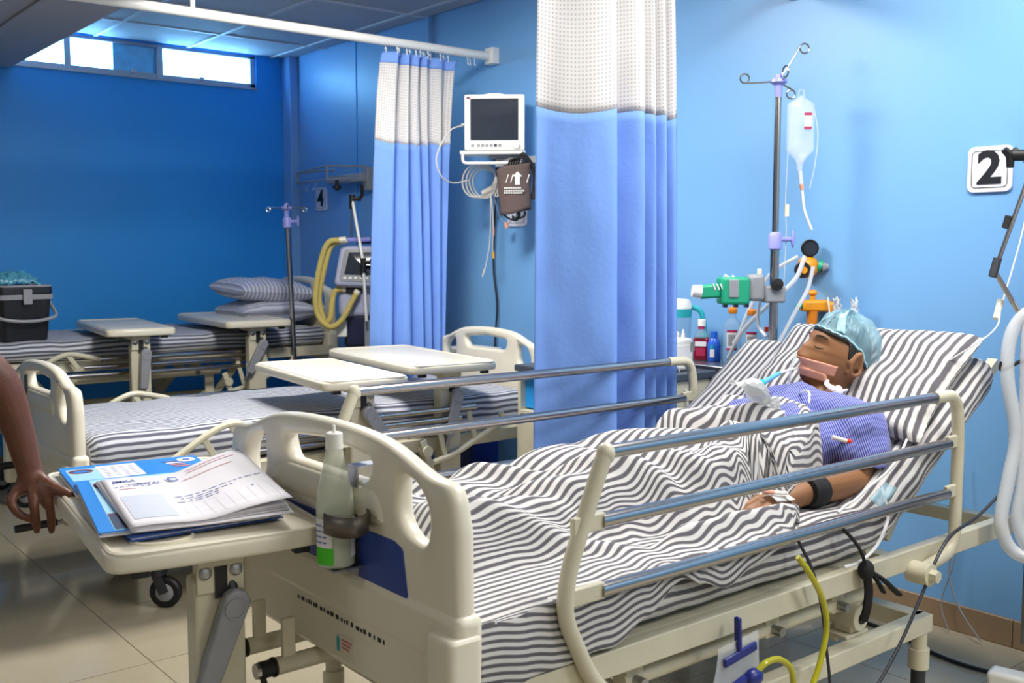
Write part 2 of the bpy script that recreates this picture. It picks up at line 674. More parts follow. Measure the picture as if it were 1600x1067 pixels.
# boxed-in duct that hangs below the ceiling, running to the window wall
sf = struct(MB().box(.35, 1.665, 3.4, YW, 2.436, ZC).build('trim_2', 'soffit', bevel=.012, seg=2))
MB().box(1.315, 1.375, 3.4, YW - .002, 2.424, 2.4375).build('joint_strip', 'soffit', sf, bevel=.003)
MB().box(1.374, 1.382, 3.4, YW - .002, 2.432, 2.4365).build('joint_gap', 'charcoal', sf)
# lit ceiling panels
M['lit'] = mat('lit_diffuser', (255, 252, 244), .5, var=.0)
bq = M['lit'].node_tree.nodes['Principled BSDF']
bq.inputs['Emission Color'].default_value = (1, .97, .92, 1)
bq.inputs['Emission Strength'].default_value = 3.0
PL = ['lit square ceiling panel above the middle bed', 'lit long ceiling panel above the patient bed', 'lit square ceiling panel behind the camera near the front wall',
      'lit square ceiling panel over the open floor on the left', 'lit long ceiling panel near the front wall by the head wall']
for (lx, ly, sx, sy, pw), lb in zip(LAMPS, PL):
    t = thing('ceiling_light', lb, 'light', (lx, ly, ZC - .008), 0, 'lit panels in the ceiling')
    f_ = MB()
    for a, b, c, d in ((-sx / 2 - .02, sx / 2 + .02, -sy / 2 - .02, -sy / 2), (-sx / 2 - .02, sx / 2 + .02, sy / 2, sy / 2 + .02),
                       (-sx / 2 - .02, -sx / 2, -sy / 2, sy / 2), (sx / 2, sx / 2 + .02, -sy / 2, sy / 2)):
        f_.box(a, b, c, d, -.016, .006)
    f_.build('frame', 'white', t)
    MB().box(-sx / 2, sx / 2, -sy / 2, sy / 2, -.01, .004).build('diffuser', 'lit', t)

# ================================================================== HOSPITAL BEDS
# bed space: x from foot board (0) to head board (2.09), y across (+-), z up from the floor, dz = raised deck
def board_geo(hw, zb, top, side, holes=True):
    k = hw / .475
    """moulded end board: outline with arched top and hand holes, in (y, z)"""
    out = [(-hw, zb), (-hw + .004, side)]
    arch = crom([(-hw + .004, side, 0), (-hw + .03, side + .075, 0), (-hw + .11, top - .055, 0), (-hw * .45, top - .012, 0), (0, top, 0),
                 (hw * .45, top - .012, 0), (hw - .11, top - .055, 0), (hw - .03, side + .075, 0), (hw - .004, side, 0)], 5)
    out += [(p.x, p.y) for p in arch[1:]]
    out.append((hw, zb))
    loops = [out]
    if holes:
        loops.append(rpoly([(-.165 * k, top - .105), (.165 * k, top - .105), (.19 * k, top - .055), (0, top - .040), (-.19 * k, top - .055)][::-1], .022))
        for s in (1, -1):
            q = [(s * .278 * k, top - .062), (s * .278 * k, top - .150), (s * .310 * k, top - .180), (s * .372 * k, top - .192), (s * .385 * k, top - .125), (s * .350 * k, top - .078)]
            loops.append(rpoly(q if s > 0 else q[::-1], .03))
    return loops

def yz_plate(loops, x, thick, bev):
    vs, fs = plate(loops, thick, bev)
    mb = MB()
    mb.T = Matrix(((0, 0, 1, x), (1, 0, 0, 0), (0, 1, 0, 0), (0, 0, 0, 1)))
    mb.add(vs, fs)
    return mb

def end_board(bed, x, z, out, name, panel=False, top=.485, hw=.475):
    """foot or head board as one part with its inlays; z is the lower edge, out = -1 foot end / +1 head end"""
    k = hw / .475
    f = yz_plate(board_geo(hw, z, z + top, z + .23), x, .044, .0165).build(name, 'cream', bed)
    # upright ribs and raised middle panel
    r = MB()
    r.T = Matrix(((0, 0, 1, x + out * .004), (1, 0, 0, 0), (0, 1, 0, 0), (0, 0, 0, 1)))
    vs, fs = plate([rpoly([(-.245 * k, z + .195), (.245 * k, z + .195), (.215 * k, z + top - .112), (-.215 * k, z + top - .112)], .03)], .05, .016)
    r.add(vs, fs)
    r.build('middle_panel', 'cream', f)
    # lower moulding with corner bumpers
    lo = MB()
    lo.box(x - .03, x + .03, -hw - .01, hw + .01, z - .02, z + .085)
    lo.build('lower_moulding', 'cream', f, bevel=.018, seg=3)
    ap = MB()
    ap.box(x + out * .005 - .022, x + out * .005 + .022, -.40 * k, .40 * k, z - .125, z + .01)
    ap.build('apron', 'cream', f, bevel=.012)
    for s in (1, -1):
        b = MB()
        b.prism(rpoly([(x - .055, s * (hw - .06)), (x + .022, s * (hw - .06)), (x + .022, s * (hw + .016)), (x - .05, s * (hw + .016))], .016), z - .145, z + .05)
        b.build('corner_bumper', 'cream', f, bevel=.008)
    if panel:
        pp = rpoly([(-.322, z + .048), (.425, z + .048), (.425, z + .178), (-.27, z + .178), (-.30, z + .168)], .006)
        p = MB()
        p.T = Matrix(((0, 0, 1, x + out * .0225), (1, 0, 0, 0), (0, 1, 0, 0), (0, 0, 0, 1)))
        vs, fs = plate([pp], .006, .002)
        p.add(vs, fs)
        p.build('inlay_panel', 'bluepanel', f)
        m = MB()
        yy = .116
        while yy > -.235:
            l = random.uniform(.004, .013)
            m.box(x + out * .0275 - .0004, x + out * .0275 + .0004, yy - l, yy, z - .033, z - .0265 + random.uniform(0, .003)); yy -= l + random.uniform(.003, .012)
        m.build('worn_lettering', 'black', f)['kind'] = 'stuff'
        st = MB().box(x - .0285, x - .0272, -.125, -.055, z - .10, z - .062).build('maker_sticker', 'cream', f)
        MB().prism(rpoly([(-.068, z - .098), (-.058, z - .098), (-.056, z - .075), (-.060, z - .064), (-.068, z - .070)], .003), 0, .0006).build('sticker_emblem', 'teal', st).matrix_local = Matrix(((0, 0, -1, x - .0286), (1, 0, 0, 0), (0, 1, 0, 0), (0, 0, 0, 1)))
        m = MB()
        for q in range(3):
            m.box(x - .0292, x - .0285, -.118 + .006 * q, -.076, z - .072 - .008 * q, z - .068 - .008 * q)
        m.build('sticker_print', 'inkred', st)
    return f

def rail_up(bed, y, z, x0, x1, out):
    """raised side rail: three chrome tubes between two bent posts; y plane, z = top tube height"""
    name = 'side_rail'
    a = fillet([(x0 - .01, y, z - .002), (x0 - .05, y, z - .09), (x0 - .105, y, z - .22), (x0 - .115, y, z - .30), (x0 - .04, y, z - .45), (x0 + .06, y, z - .53)], .05)
    p = MB().tube(a, .0165, 12).build('rail_post', 'paint', bed)
    b = fillet([(x1 - .03, y, z - .004), (x1 + .085, y, z - .004), (x1 + .105, y, z - .1), (x1 + .105, y, z - .44), (x1 - .08, y, z - .465)], .06)
    q = MB().tube(b, .0165, 12).build('rail_post', 'paint', bed)
    MB().ball((x0 - .008, y, z - .003), (.02, .0185, .022), 12, 8).build('post_cap', 'paint', p)
    MB().tube([(x1 - .085, y - .04, z - .465), (x1 - .085, y + .02, z - .465)], .03, 16).tube([(x1 - .085, y - .06, z - .465), (x1 - .085, y - .04, z - .465)], .017, 6).build('pivot_knob', 'paint', q)
    for k, (dz, xa, xb) in enumerate(((0, x0, x1 - .02), (-.133, x0 - .02, x1 + .055), (-.27, x0 - .02, x1 + .055))):
        t = MB().tube([(xa, y, z + dz), (xb, y, z + dz - .004)], .0145, 14).build('rail_tube', 'chrome', bed)
        if k:
            for u, v in ((x0 - .085 - .01 * k, xa + .008), (xb - .008, x1 + .10)):
                MB().bar((u, y, z + dz), (v, y, z + dz), .014, .034).build('tube_bracket', 'paint', t, bevel=.003)

def rail_down(bed, y, z, out):
    """folded side rail: tubes lie close together, bent ends swung outwards"""
    yy = y
    a = fillet([(.26, yy, z - .115), (.42, yy, z - .02), (.50, yy, z + .012), (.58, yy, z - .006), (.66, yy, z - .028)], .05)
    p = MB().tube(a, .013, 10).build('rail_post', 'paint', bed)
    b = fillet([(1.36, yy, z - .26), (1.52, yy, z - .225), (1.72, yy, z - .135), (1.77, yy, z - .10), (1.76, yy, z - .075)], .05)
    q = MB().tube(b, .013, 10).build('rail_post', 'paint', bed)
    for k, (dz, xa, xb) in enumerate(((-.028, .66, 1.62), (-.068, .58, 1.54), (-.108, .48, 1.46))):
        MB().tube([(xa, yy, z + dz), (xb, yy, z + dz - .008)], .0125, 12).build('rail_tube', 'chrome', bed)
    for x0, za, x1, zb in ((.40, -.035, .44, -.108), (.50, .008, .55, -.068)):
        MB().bar((x0, yy, z + za), (x1, yy, z + zb), .012, .024).build('rail_link', 'paint', bed, bevel=.003)
    for x0, za, x1, zb in ((1.42, -.09, 1.46, -.235), (1.58, -.05, 1.62, -.185)):
        MB().bar((x0, yy, z + za), (x1, yy, z + zb), .012, .024).build('rail_link', 'paint', bed, bevel=.003)
    MB().tube([(1.36, yy - .02, z - .2), (1.36, yy + .02, z - .2)], .024, 14).build('pivot_knob', 'paint', q)
    MB().bar((1.34, yy, z - .15), (1.40, yy, z - .33), .02, .03).build('lock_lever', 'paint', q, bevel=.004)

def castor(bed, x, y, tilt=.3):
    t = MB()
    t.tube([(x, y, .13), (x, y, .22)], .02, 12)
    t.at((x + .03, y, .0), (0, 0, tilt))
    for s in (1, -1):
        t.bar((-.03, s * .022, .135), (.0, s * .022, .06), .006, .036)
    t.box(-.05, .0, -.026, .026, .128, .14)
    c = t.build('castor_fork', 'charcoal', bed)
    w = MB().at((x + .03, y, .06), (pi / 2, 0, tilt))
    w.lathe([(.028, -.016), (.052, -.016), (.06, -.009), (.06, .009), (.052, .016), (.028, .016)], 24)
    w.build('tyre', 'black', c)
    h = MB().at((x + .03, y, .06), (pi / 2, 0, tilt))
    h.lathe([(0, -.019), (.03, -.019), (.036, -.015), (.036, .015), (.03, .019), (0, .019)], 20)
    h.build('hub', 'grey', c)

def crank(bed, y, z, x1, tip=True, hang=True):
    """screw crank under the foot end: tube, black grip socket, folded handle"""
    c = MB().tube([(x1 + .24, y, z), (x1 + .045, y, z)], .019, 14).build('crank_tube', 'paint', bed)
    MB().tube([(x1 + .046, y, z), (x1 + .012, y, z)], .018, 14).tube([(x1 + .048, y, z), (x1 + .042, y, z)], .021, 14).build('crank_socket', 'black', c)
    MB().tube([(x1 + .012, y, z), (x1 + .004, y, z)], .0165, 14).build('crank_cap', 'chrome', c)
    MB().bar((x1 + .08, y, z), (x1 + .08, y, z + .10), .012, .03).build('crank_hanger', 'paint', c, bevel=.003)
    if hang:
        MB().tube([(x1 + .02, y, z - .015), (x1 + .045, y - .05, z - .19)], .007, 8).build('crank_arm', 'black', c)
        MB().tube([(x1 + .045, y - .05, z - .19), (x1 - .06, y - .05, z - .20)], .013, 10).build('crank_grip', 'black', c)
    else:
        MB().tube([(x1 + .02, y, z), (x1 + .0, y + .14, z - .02)], .007, 8).build('crank_arm', 'steel', c)
        MB().tube([(x1 + .0, y + .14, z - .02), (x1 - .11, y + .125, z - .035)], .0135, 10).build('crank_grip', 'black', c)

def bed(label, loc, dz, near, hw=.475):
    """dz lifts deck, boards and rails"""
    t = thing('hospital_bed', label, 'bed', loc, 0, 'hospital beds with the heads at the blue wall')
    zf = .50 + dz                                # lower edge of the side member
    # deck frame
    fr = MB()
    x_end = 2.06
    for s in (1, -1):
        fr.box(.03, x_end, s * .455 - .015, s * .455 + .015, zf, zf + .055)
    for x in (.05, .55, 1.05, 1.42, x_end - .03):
        fr.box(x - .02, x + .02, -.455, .455, zf + .005, zf + .045)
    fr.build('deck_frame', 'paint', t, bevel=.003)
    pl = MB()
    pl.box(.06, 1.33, -.43, .43, zf + .045, zf + .053)
    if near:
        a = radians(33.5)
        for s in (1, -1):
            pl.bar((1.34, s * .40, zf + .06), (1.34 + .82 * cos(a), s * .40, zf + .06 + .82 * sin(a)), .03, .03)
        pl.bar((1.34, 0, zf + .062), (1.34 + .80 * cos(a), 0, zf + .062 + .80 * sin(a)), .80, .006)
        pl.bar((1.95, .3, zf + .42), (1.62, .3, zf + .02), .02, .02)
        pl.bar((1.95, -.3, zf + .42), (1.62, -.3, zf + .02), .02, .02)
    else:
        pl.box(1.35, 2.05, -.43, .43, zf + .045, zf + .053)
    pl.build('mattress_deck', 'paint', t)
    # under-frame: long chassis tubes, cross members, leg posts, scissor links
    ch = MB()
    zc = .30 + dz * .55
    yo = .445 if near else .26
    xo = 0 if near else .07
    for s in (1, -1):
        ch.box(.22 + xo, 1.60, s * yo - .022, s * yo + .022, zc, zc + .05)
    for x in (.24, 1.58):
        ch.box(x + (xo if x < 1 else 0) - .025, x + (xo if x < 1 else 0) + .025, -yo, yo, zc, zc + .05)
    ch.build('chassis', 'paint', t, bevel=.004)
    for x in (.24 + xo, 1.57):
        for s in (1, -1):
            p = MB().tube([(x, s * yo, zc + .01), (x, s * yo, .24)], .021, 14).tube([(x, s * yo, .255), (x, s * yo, .2)], .028, 14).build('leg_post', 'paint', t)
            castor(t, x, s * yo, .5 * s + (.3 if x > 1 else -.2))
    for x0, x1 in ((.55, .32), (1.28, 1.52)):
        for s in (1, -1):
            MB().bar((x0, s * .36, zc + .03), (x1, s * .36, zf + .01), .018, .042).build('lift_link', 'paint', t, bevel=.004)
    for s in (1, -1):
        MB().tube([(.45, s * .40, zf - .055), (1.36, s * .40, zf - .055)], .02, 14).build('torsion_tube', 'paint', t)
        for x in (.48, .95, 1.22):
            b = MB().bar((x, s * .41, zf + .01), (x, s * .41, zf - .075), .014, .05, (1, 0, 0)).build('pivot_bracket', 'paint', t, bevel=.004)
            MB().tube([(x, s * .445, zf - .055), (x, s * .41, zf - .055)], .012, 12).build('pivot_bolt', 'steel', b)
        b = MB().box(1.24, 1.34, s * .40 - .03, s * .40 + .03, zc + .05, zc + .06).tube([(1.29, s * .40 - .04, zc + .10), (1.29, s * .40 + .04, zc + .10)], .034, 18).bar((1.29, s * .40, zc + .06), (1.29, s * .40, zc + .10), .05, .05).build('bearing_block', 'paint', t, bevel=.003)
        MB().tube([(1.29, s * .445, zc + .10), (1.29, s * .38, zc + .10)], .014, 12).build('bearing_pin', 'black', b)
        MB().bar((1.30, s * .395, zc + .12), (1.30, s * .395, zf - .02), .016, .05).build('bearing_arm', 'paint', t, bevel=.003)
    # lower cross shelf between the legs at the foot
    MB().box(.30, .78, -.36, .36, zc - .07, zc - .055).build('base_plate', 'paint', t, bevel=.003)
    fb = end_board(t, 0, .625 + dz * .9 - (0 if near else .06), -1, 'foot_board', near, top=.375, hw=hw)
    if near:
        for y in (.06, .20):
            crank(t, y, .475, -.16)
    else:
        for y, z in ((-.03, .335), (.045, .455), (.17, .535)):
            z += dz * .6
            c = MB().tube([(.25, y, z), (.05, y, z)], .019, 14).build('crank_tube', 'paint', t)
            MB().tube([(.05, y, z), (.02, y, z - .004)], .009, 8).build('crank_arm', 'steel', c)
            MB().tube([(.02, y, z), (-.125, y, z - .004)], .0145, 12).build('crank_grip', 'black', c)
    if near:
        rail_up(t, -.485, .963, .33, 1.56, -1)
        rail_up(t, .535, .968, .375, 1.64, 1)
    else:
        hb = end_board(t, 2.09, .585 + dz * .98, 1, 'head_board', False, top=.385, hw=hw)
        rail_down(t, -.515, .712 + dz * .45, -1)
        rail_down(t, .505, .712 + dz * .45, 1)
    return t

NY, MY, FY = 1.905, 4.075, 6.05          # middle lines of the three beds
near_bed = bed('cream hospital bed in front with raised chrome side rails and a blue foot panel', (1.06, NY, 0), 0, True)
mid_bed = bed('cream hospital bed in the middle, empty, its side rails folded down', (1.06, MY, 0), 0, False, .43)
far_bed = bed('cream hospital bed raised higher along the deep blue window wall', (1.06, FY, 0), .22, False, .43)

# ------------------------------------------------------------------ mattresses with fitted striped sheets
def mattress(name, label, x0, x1, y, hw, zb, th, matn, hinge=None, ang=0, group=None, sag=.004, seed=1):
    """rounded slab; stripes follow the length; the part past the hinge is tilted up"""
    nl, nc = 90, 56
    prof = []
    r = .045
    base = rpoly([(-hw, 0), (hw, 0), (hw, th), (-hw, th)], r, 6)
    # resample the cross-section evenly
    P = [Vector((a, b, 0)) for a, b in base]
    L = [0]
    for i in range(len(P)):
        L.append(L[-1] + (P[(i + 1) % len(P)] - P[i]).length)
    tot = L[-1]
    ring = []
    for k in range(nc):
        s_ = tot * k / nc
        i = max(j for j in range(len(P)) if L[j] <= s_ + 1e-9)
        t = (s_ - L[i]) / max(1e-9, L[i + 1] - L[i])
        q = P[i] * (1 - t) + P[(i + 1) % len(P)] * t
        ring.append((q.x, q.y, s_))
    Ltot = x1 - x0
    mb = MB()
    vs = []; uv = []
    for j in range(nl + 1):
        s_ = Ltot * j / nl
        e = min(s_, Ltot - s_)
        shrink = 1 - .045 * max(0, 1 - e / .04) ** 2
        for k in range(nc + 1):
            cy, cz, arc = ring[k % nc]
            if k == nc:
                arc = tot
            yy = cy * shrink
            zz = (cz - th / 2) * (1 - .35 * max(0, 1 - e / .035) ** 2) + th / 2
            n_ = noise.noise(Vector((s_ * 5, yy * 6, zz * 9 + seed))) * .008 + noise.noise(Vector((s_ * 14, yy * 9, zz * 22 + seed * 3))) * .004
            if hinge and s_ > hinge:
                a = ang * smooth(0, .14, s_ - hinge)
                d = s_ - hinge
                # bend along a short arc
                h = .14
                u = min(d, h)
                px = hinge + u * (1 - ang * ang * u / h * .12)
                pz = u * u / (2 * h) * ang
                if d > h:
                    px += (d - h) * cos(ang)
                    pz += (d - h) * sin(ang)
                px -= (zz) * sin(a)
                pz += zz * cos(a)
            else:
                px = s_; pz = zz
            up = 1 if cz > th / 2 else .6
            vs.append((x0 + px, y + yy + (n_ if abs(cy) > hw - .05 else 0), zb + pz + n_ * up))
            uv.append((arc + .0055 * noise.noise(Vector((s_ * 3, arc * 4, seed))), s_))
    w = nc + 1
    fs = [(j * w + k, j * w + k + 1, (j + 1) * w + k + 1, (j + 1) * w + k) for j in range(nl) for k in range(nc)]
    fs.append(tuple(range(nc - 1, -1, -1)))
    fs.append(tuple(nl * w + k for k in range(nc)))
    mb.add(vs, fs, uv)
    o = mb.build(name, matn, angle=70)
    return tag(o, label, 'mattress', group)

mattress('mattress', 'grey and white striped mattress under the patient, head end tilted up', 1.115, 3.16, NY + .003, .445, .56, .112, 'sheet', 1.26, radians(33.5), seed=2, group='striped mattresses')
mattress('mattress', 'bare striped mattress on the middle bed under two table tops', 1.10, 3.10, MY + .0, .418, .556, .15, 'sheet2', seed=5, group='striped mattresses')
mattress('mattress', 'striped mattress on the raised bed along the deep blue wall', 1.10, 3.10, FY, .418, .778, .105, 'sheet2', seed=9, group='striped mattresses')

# ================================================================== OVER-BED TABLES
def overbed_table(label, ox, oy, zt, L=.80, Wd=.41, rz=-.105, lever=.45, cup=False, low=True):
    """ox, oy = near left corner of the top; local x along the bed, local y across it; column under the near end"""
    t = thing('overbed_table', label, 'table', (ox, oy, 0), rz, 'over-bed tables on single columns')
    th = .036
    top = MB()
    vs, fs = plate([rpoly([(0, 0), (.10, -.016), (Wd - .10, -.016), (Wd, 0), (Wd, L), (0, L)], [.035, .05, .05, .035, .035, .035], 6)], th, .009)
    top.at((0, 0, zt - th / 2)).add(vs, fs)
    tp = top.build('table_top', 'cream', t)
    # raised rim round the moulded top
    rim = rpoly([(.012, .0), (.11, -.008), (Wd - .11, -.008), (Wd - .012, .0), (Wd - .012, L - .012), (.012, L - .012)], .035, 6)
    MB().tube([(a, b, zt - .001) for a, b in rim], .0055, 6, closed=True).build('rim', 'cream', tp)
    if cup:
        c = MB().at((Wd * .27, .075, zt + .0005))
        vs = []; n = 40
        c.tube([(.056 * cos(2 * pi * i / n), .042 * sin(2 * pi * i / n), .001) for i in range(n)], .0042, 6, closed=True)
        c.build('cup_recess_edge', 'cream', tp)
    # carrier under the top, stops at the ends
    MB().box(Wd / 2 - .045, Wd / 2 + .045, .03, L * .8, zt - th - .022, zt - th).build('carrier_rail', 'paint', t, bevel=.003)
    for x in (.06, Wd - .06):
        MB().box(x - .016, x + .016, .005, .03, zt - th - .014, zt - th).build('end_stop', 'black', t, bevel=.002)
    # column: outer cover and inner post
    cw = .05
    cy = .075
    MB().box(Wd / 2 - cw, Wd / 2 + cw, cy - .03, cy + .035, .075, zt - th - .05).build('column', 'paint', t, bevel=.009, seg=3)
    MB().box(Wd / 2 - cw + .012, Wd / 2 + cw - .012, cy - .022, cy + .027, zt - .3, zt - th).build('inner_post', 'paint', t, bevel=.004)
    pl = MB().box(Wd / 2 - cw + .004, Wd / 2 + cw - .004, cy - .038, cy - .029, zt - th - .075, zt - th).build('bracket_plate', 'paint', t, bevel=.002)
    for x in (-.03, .03):
        MB().at((Wd / 2 + x, cy - .038, zt - th - .034), (pi / 2, 0, 0)).lathe([(.0125, 0), (.0125, .003), (.008, .006), (0, .006)], 14).build('screw', 'steel', pl)
    MB().box(Wd / 2 - .012, Wd / 2 + .012, cy - .041, cy - .037, zt - th - .085, zt - th - .002).build('slot_cover', 'black', pl)
    # height lever
    a = lever
    lx, lz = Wd / 2 + .02, zt - th - .105
    d = Vector((-sin(a), 0, -cos(a)))
    lv = MB()
    p0 = Vector((lx, cy - .052, lz)); p1 = p0 + d * .17
    q = d.cross(Vector((0, 1, 0)))
    outl = [p0 + q * .027 - d * .02, p0 + q * .012 - d * .036, p0 - q * .012 - d * .036, p0 - q * .027 - d * .02, p1 - q * .02, p1 + q * .02]
    n = len(outl)
    v = [tuple(p + Vector((0, -.014, 0))) for p in outl] + [tuple(p + Vector((0, .014, 0))) for p in outl]
    lv.add(v, [tuple(range(n)), tuple(range(2 * n - 1, n - 1, -1))] + [(i, n + i, n + (i + 1) % n, (i + 1) % n) for i in range(n)])
    lo = lv.build('height_lever', 'grey', t, bevel=.005)
    MB().at(tuple(p0 + Vector((0, -.0145, 0))), (pi / 2, 0, 0)).lathe([(.021, -.001), (.021, .0025), (.016, .0025), (.016, .001), (0, .001)], 20).build('lever_boss', 'grey', lo)
    MB().bar(tuple(p1 - d * .01), tuple(p1 + d * .05), .02, .018, (0, 1, 0)).build('lever_tip', 'steel', lo, bevel=.003)
    MB().tube([tuple(p0 + Vector((0, .03, .055))), tuple(p0 + Vector((.008, .0, .0)))], .012, 10).build('lever_shaft', 'charcoal', lo)
    # floor base: two runners and castors
    bs = MB()
    for x in (.02, Wd - .02):
        bs.box(x - .02, x + .02, .0 + .05, L * .9, .055, .085)
    bs.box(.02, Wd - .02, cy - .03, cy + .03, .055, .085)
    bs.build('base_frame', 'paint', t, bevel=.005)
    for x in (.02, Wd - .02):
        for y in (.08, L * .86):
            MB().at((x, y, .028), (0, pi / 2, .3)).lathe([(.012, -.011), (.026, -.011), (.028, -.006), (.028, .006), (.026, .011), (.012, .011)], 16).build('caster', 'black', t)
    return t

tabA = overbed_table('cream over-bed table at the left front, folders and papers lying on it', .582, 1.875, .80, .82, .43, -.125, .36, cup=True)
tabB = overbed_table('cream over-bed table over the middle bed, the left and lower of its two', 1.845, 3.385, .865, .78, .36, -.115, -.6)
tabC = overbed_table('cream over-bed table over the middle bed, standing nearer the wall monitor', 2.345, 3.555, .872, .90, .42, -.12, .25)
tabD = overbed_table('cream over-bed table over the raised far bed, nearer the black bucket', 1.70, 5.35, .945, .88, .35, -.12, .1)
tabE = overbed_table('cream over-bed table over the raised far bed, beside the pile of pillows', 2.36, 5.40, .955, .92, .385, -.08, .5)

# ================================================================== FOLDERS AND PAPERS on the front table
M['paper'] = mat('white_paper', (232, 228, 234), .7, var=.02)
M['folder'] = mat('azure_folder_card', (30, 130, 220), .4, var=.05)
M['folderp'] = mat('pale_blue_print', (170, 218, 244), .45, var=.05)
M['folderd'] = mat('dark_blue_folder', (34, 84, 170), .4, var=.08)
M['inkblue'] = mat('blue_ink', (92, 112, 178), .7)
M['inkred'] = mat('red_ink', (206, 130, 132), .7)
M['crest'] = mat('dark_red_print', (120, 34, 44), .5, var=.3)
M['photo'] = mat('photo_print', (60, 40, 52), .4, var=.6, nscale=60)
M['tint'] = mat('grey_blue_tint', (206, 212, 228), .7)
ZT = .8055

def flat(matn, name, parent, poly, z, h=.0006):
    return MB().prism(poly, z, z + h).build(name, matn, parent)

def rect(x0, x1, y0, y1):
    return [(x0, y0), (x1, y0), (x1, y1), (x0, y1)]

# back folder: pale front with a blue flap
fd = thing('folder', 'blue printed folder at the back of the front table, partly under the papers', 'folder', (.672, 2.35, ZT), -.14, 'blue hospital folders')
fd.scale = (.94, 1.12, 1)
MB().box(0, .34, 0, .255, 0, .004).build('back_cover', 'paper', fd, bevel=.001)
MB().box(.004, .345, .006, .262, .0045, .008).build('inner_sheets', 'paper', fd)
MB().box(.0, .35, .0, .27, .0085, .0115).build('front_cover', 'folder', fd, bevel=.001)
flat('folderp', 'pale_print', fd, [(.012, .012), (.17, .012), (.13, .14), (.12, .235), (.012, .235)], .0116)
flat('folderp', 'pale_wave', fd, [(.13, .06), (.20, .10), (.27, .085), (.20, .07)], .0118)
flat('paper', 'label_sticker', fd, rect(.085, .185, .11, .245), .0120)
tx = MB()
for r in range(6):
    for c in range(4):
        tx.box(.095 + c * .022, .095 + c * .022 + .012, .128 + r * .018, .1315 + r * .018, .0127, .0129)
tx.build('sticker_print', 'inkblue', fd)
n = 24
flat('crest', 'oval_print', fd, [(.045 + .03 * cos(2 * pi * i / n), .205 + .022 * sin(2 * pi * i / n)) for i in range(n)], .0121)
flat('folder', 'oval_band', fd, [(.045 + .02 * cos(2 * pi * i / n), .200 + .010 * sin(2 * pi * i / n)) for i in range(n)], .0128)
flat('paper', 'round_seal', fd, [(.315 + .024 * cos(2 * pi * i / n), .225 + .024 * sin(2 * pi * i / n)) for i in range(n)], .0121)
flat('inkblue', 'seal_mark', fd, [(.315 + .010 * cos(2 * pi * i / n), .225 + .010 * sin(2 * pi * i / n)) for i in range(n)], .0128)
for k, (mm, yy) in enumerate((('inkblue', .215), ('paper', .195), ('inkred', .175), ('inkred', .155))):
    flat(mm, 'title_print', fd, rect(.25 + k * .006, .288 + k * .006, yy, yy + .011), .0121)

# dark blue folder underneath, front folder on it
f3 = thing('folder', 'dark blue folder lowest in the stack at the front of the table', 'folder', (.630, 1.928, ZT), -.055, 'blue hospital folders')
f3.scale = (.95, 1, .9)
MB().box(.015, .335, 0, .32, 0, .003).build('back_cover', 'folderd', f3, bevel=.001)
MB().box(.018, .33, .004, .316, .0035, .0065).build('inner_sheets', 'paper', f3)
MB().box(.015, .335, 0, .32, .007, .010).build('front_cover', 'folderd', f3, bevel=.001)
f2 = thing('folder', 'light blue folder with a red crest and a photo, directly under the white papers', 'folder', (.596, 1.958, ZT + .0102), -.20, 'blue hospital folders')
f2.scale = (.90, .98, .9)
MB().box(0, .355, 0, .50, 0, .0035).build('back_cover', 'paper', f2, bevel=.001)
MB().box(.006, .36, .004, .49, .004, .0075).build('inner_sheets', 'paper', f2)
MB().box(0, .35, 0, .50, .008, .0105).build('front_cover', 'folder', f2, bevel=.001)
flat('folderp', 'pale_print', f2, rect(.032, .30, .006, .49), .0106)
flat('photo', 'photo_strip', f2, rect(.034, .125, .01, .13), .0112)
flat('crest', 'photo_frame', f2, [(.034, .13), (.125, .13), (.125, .142), (.034, .142)], .0112)
flat('inkred', 'photo_stripe', f2, [(.075, .02), (.088, .02), (.072, .11), (.062, .11)], .0119)
flat('paper', 'photo_light', f2, [(.10, .02), (.118, .02), (.098, .11), (.085, .11)], .0119)
flat('crest', 'oval_print', f2, [(.072 + .036 * cos(2 * pi * i / n), .425 + .055 * sin(2 * pi * i / n)) for i in range(n)], .0112)
flat('folder', 'oval_band', f2, [(.068 + .018 * cos(2 * pi * i / n), .42 + .022 * sin(2 * pi * i / n)) for i in range(n)], .0119)

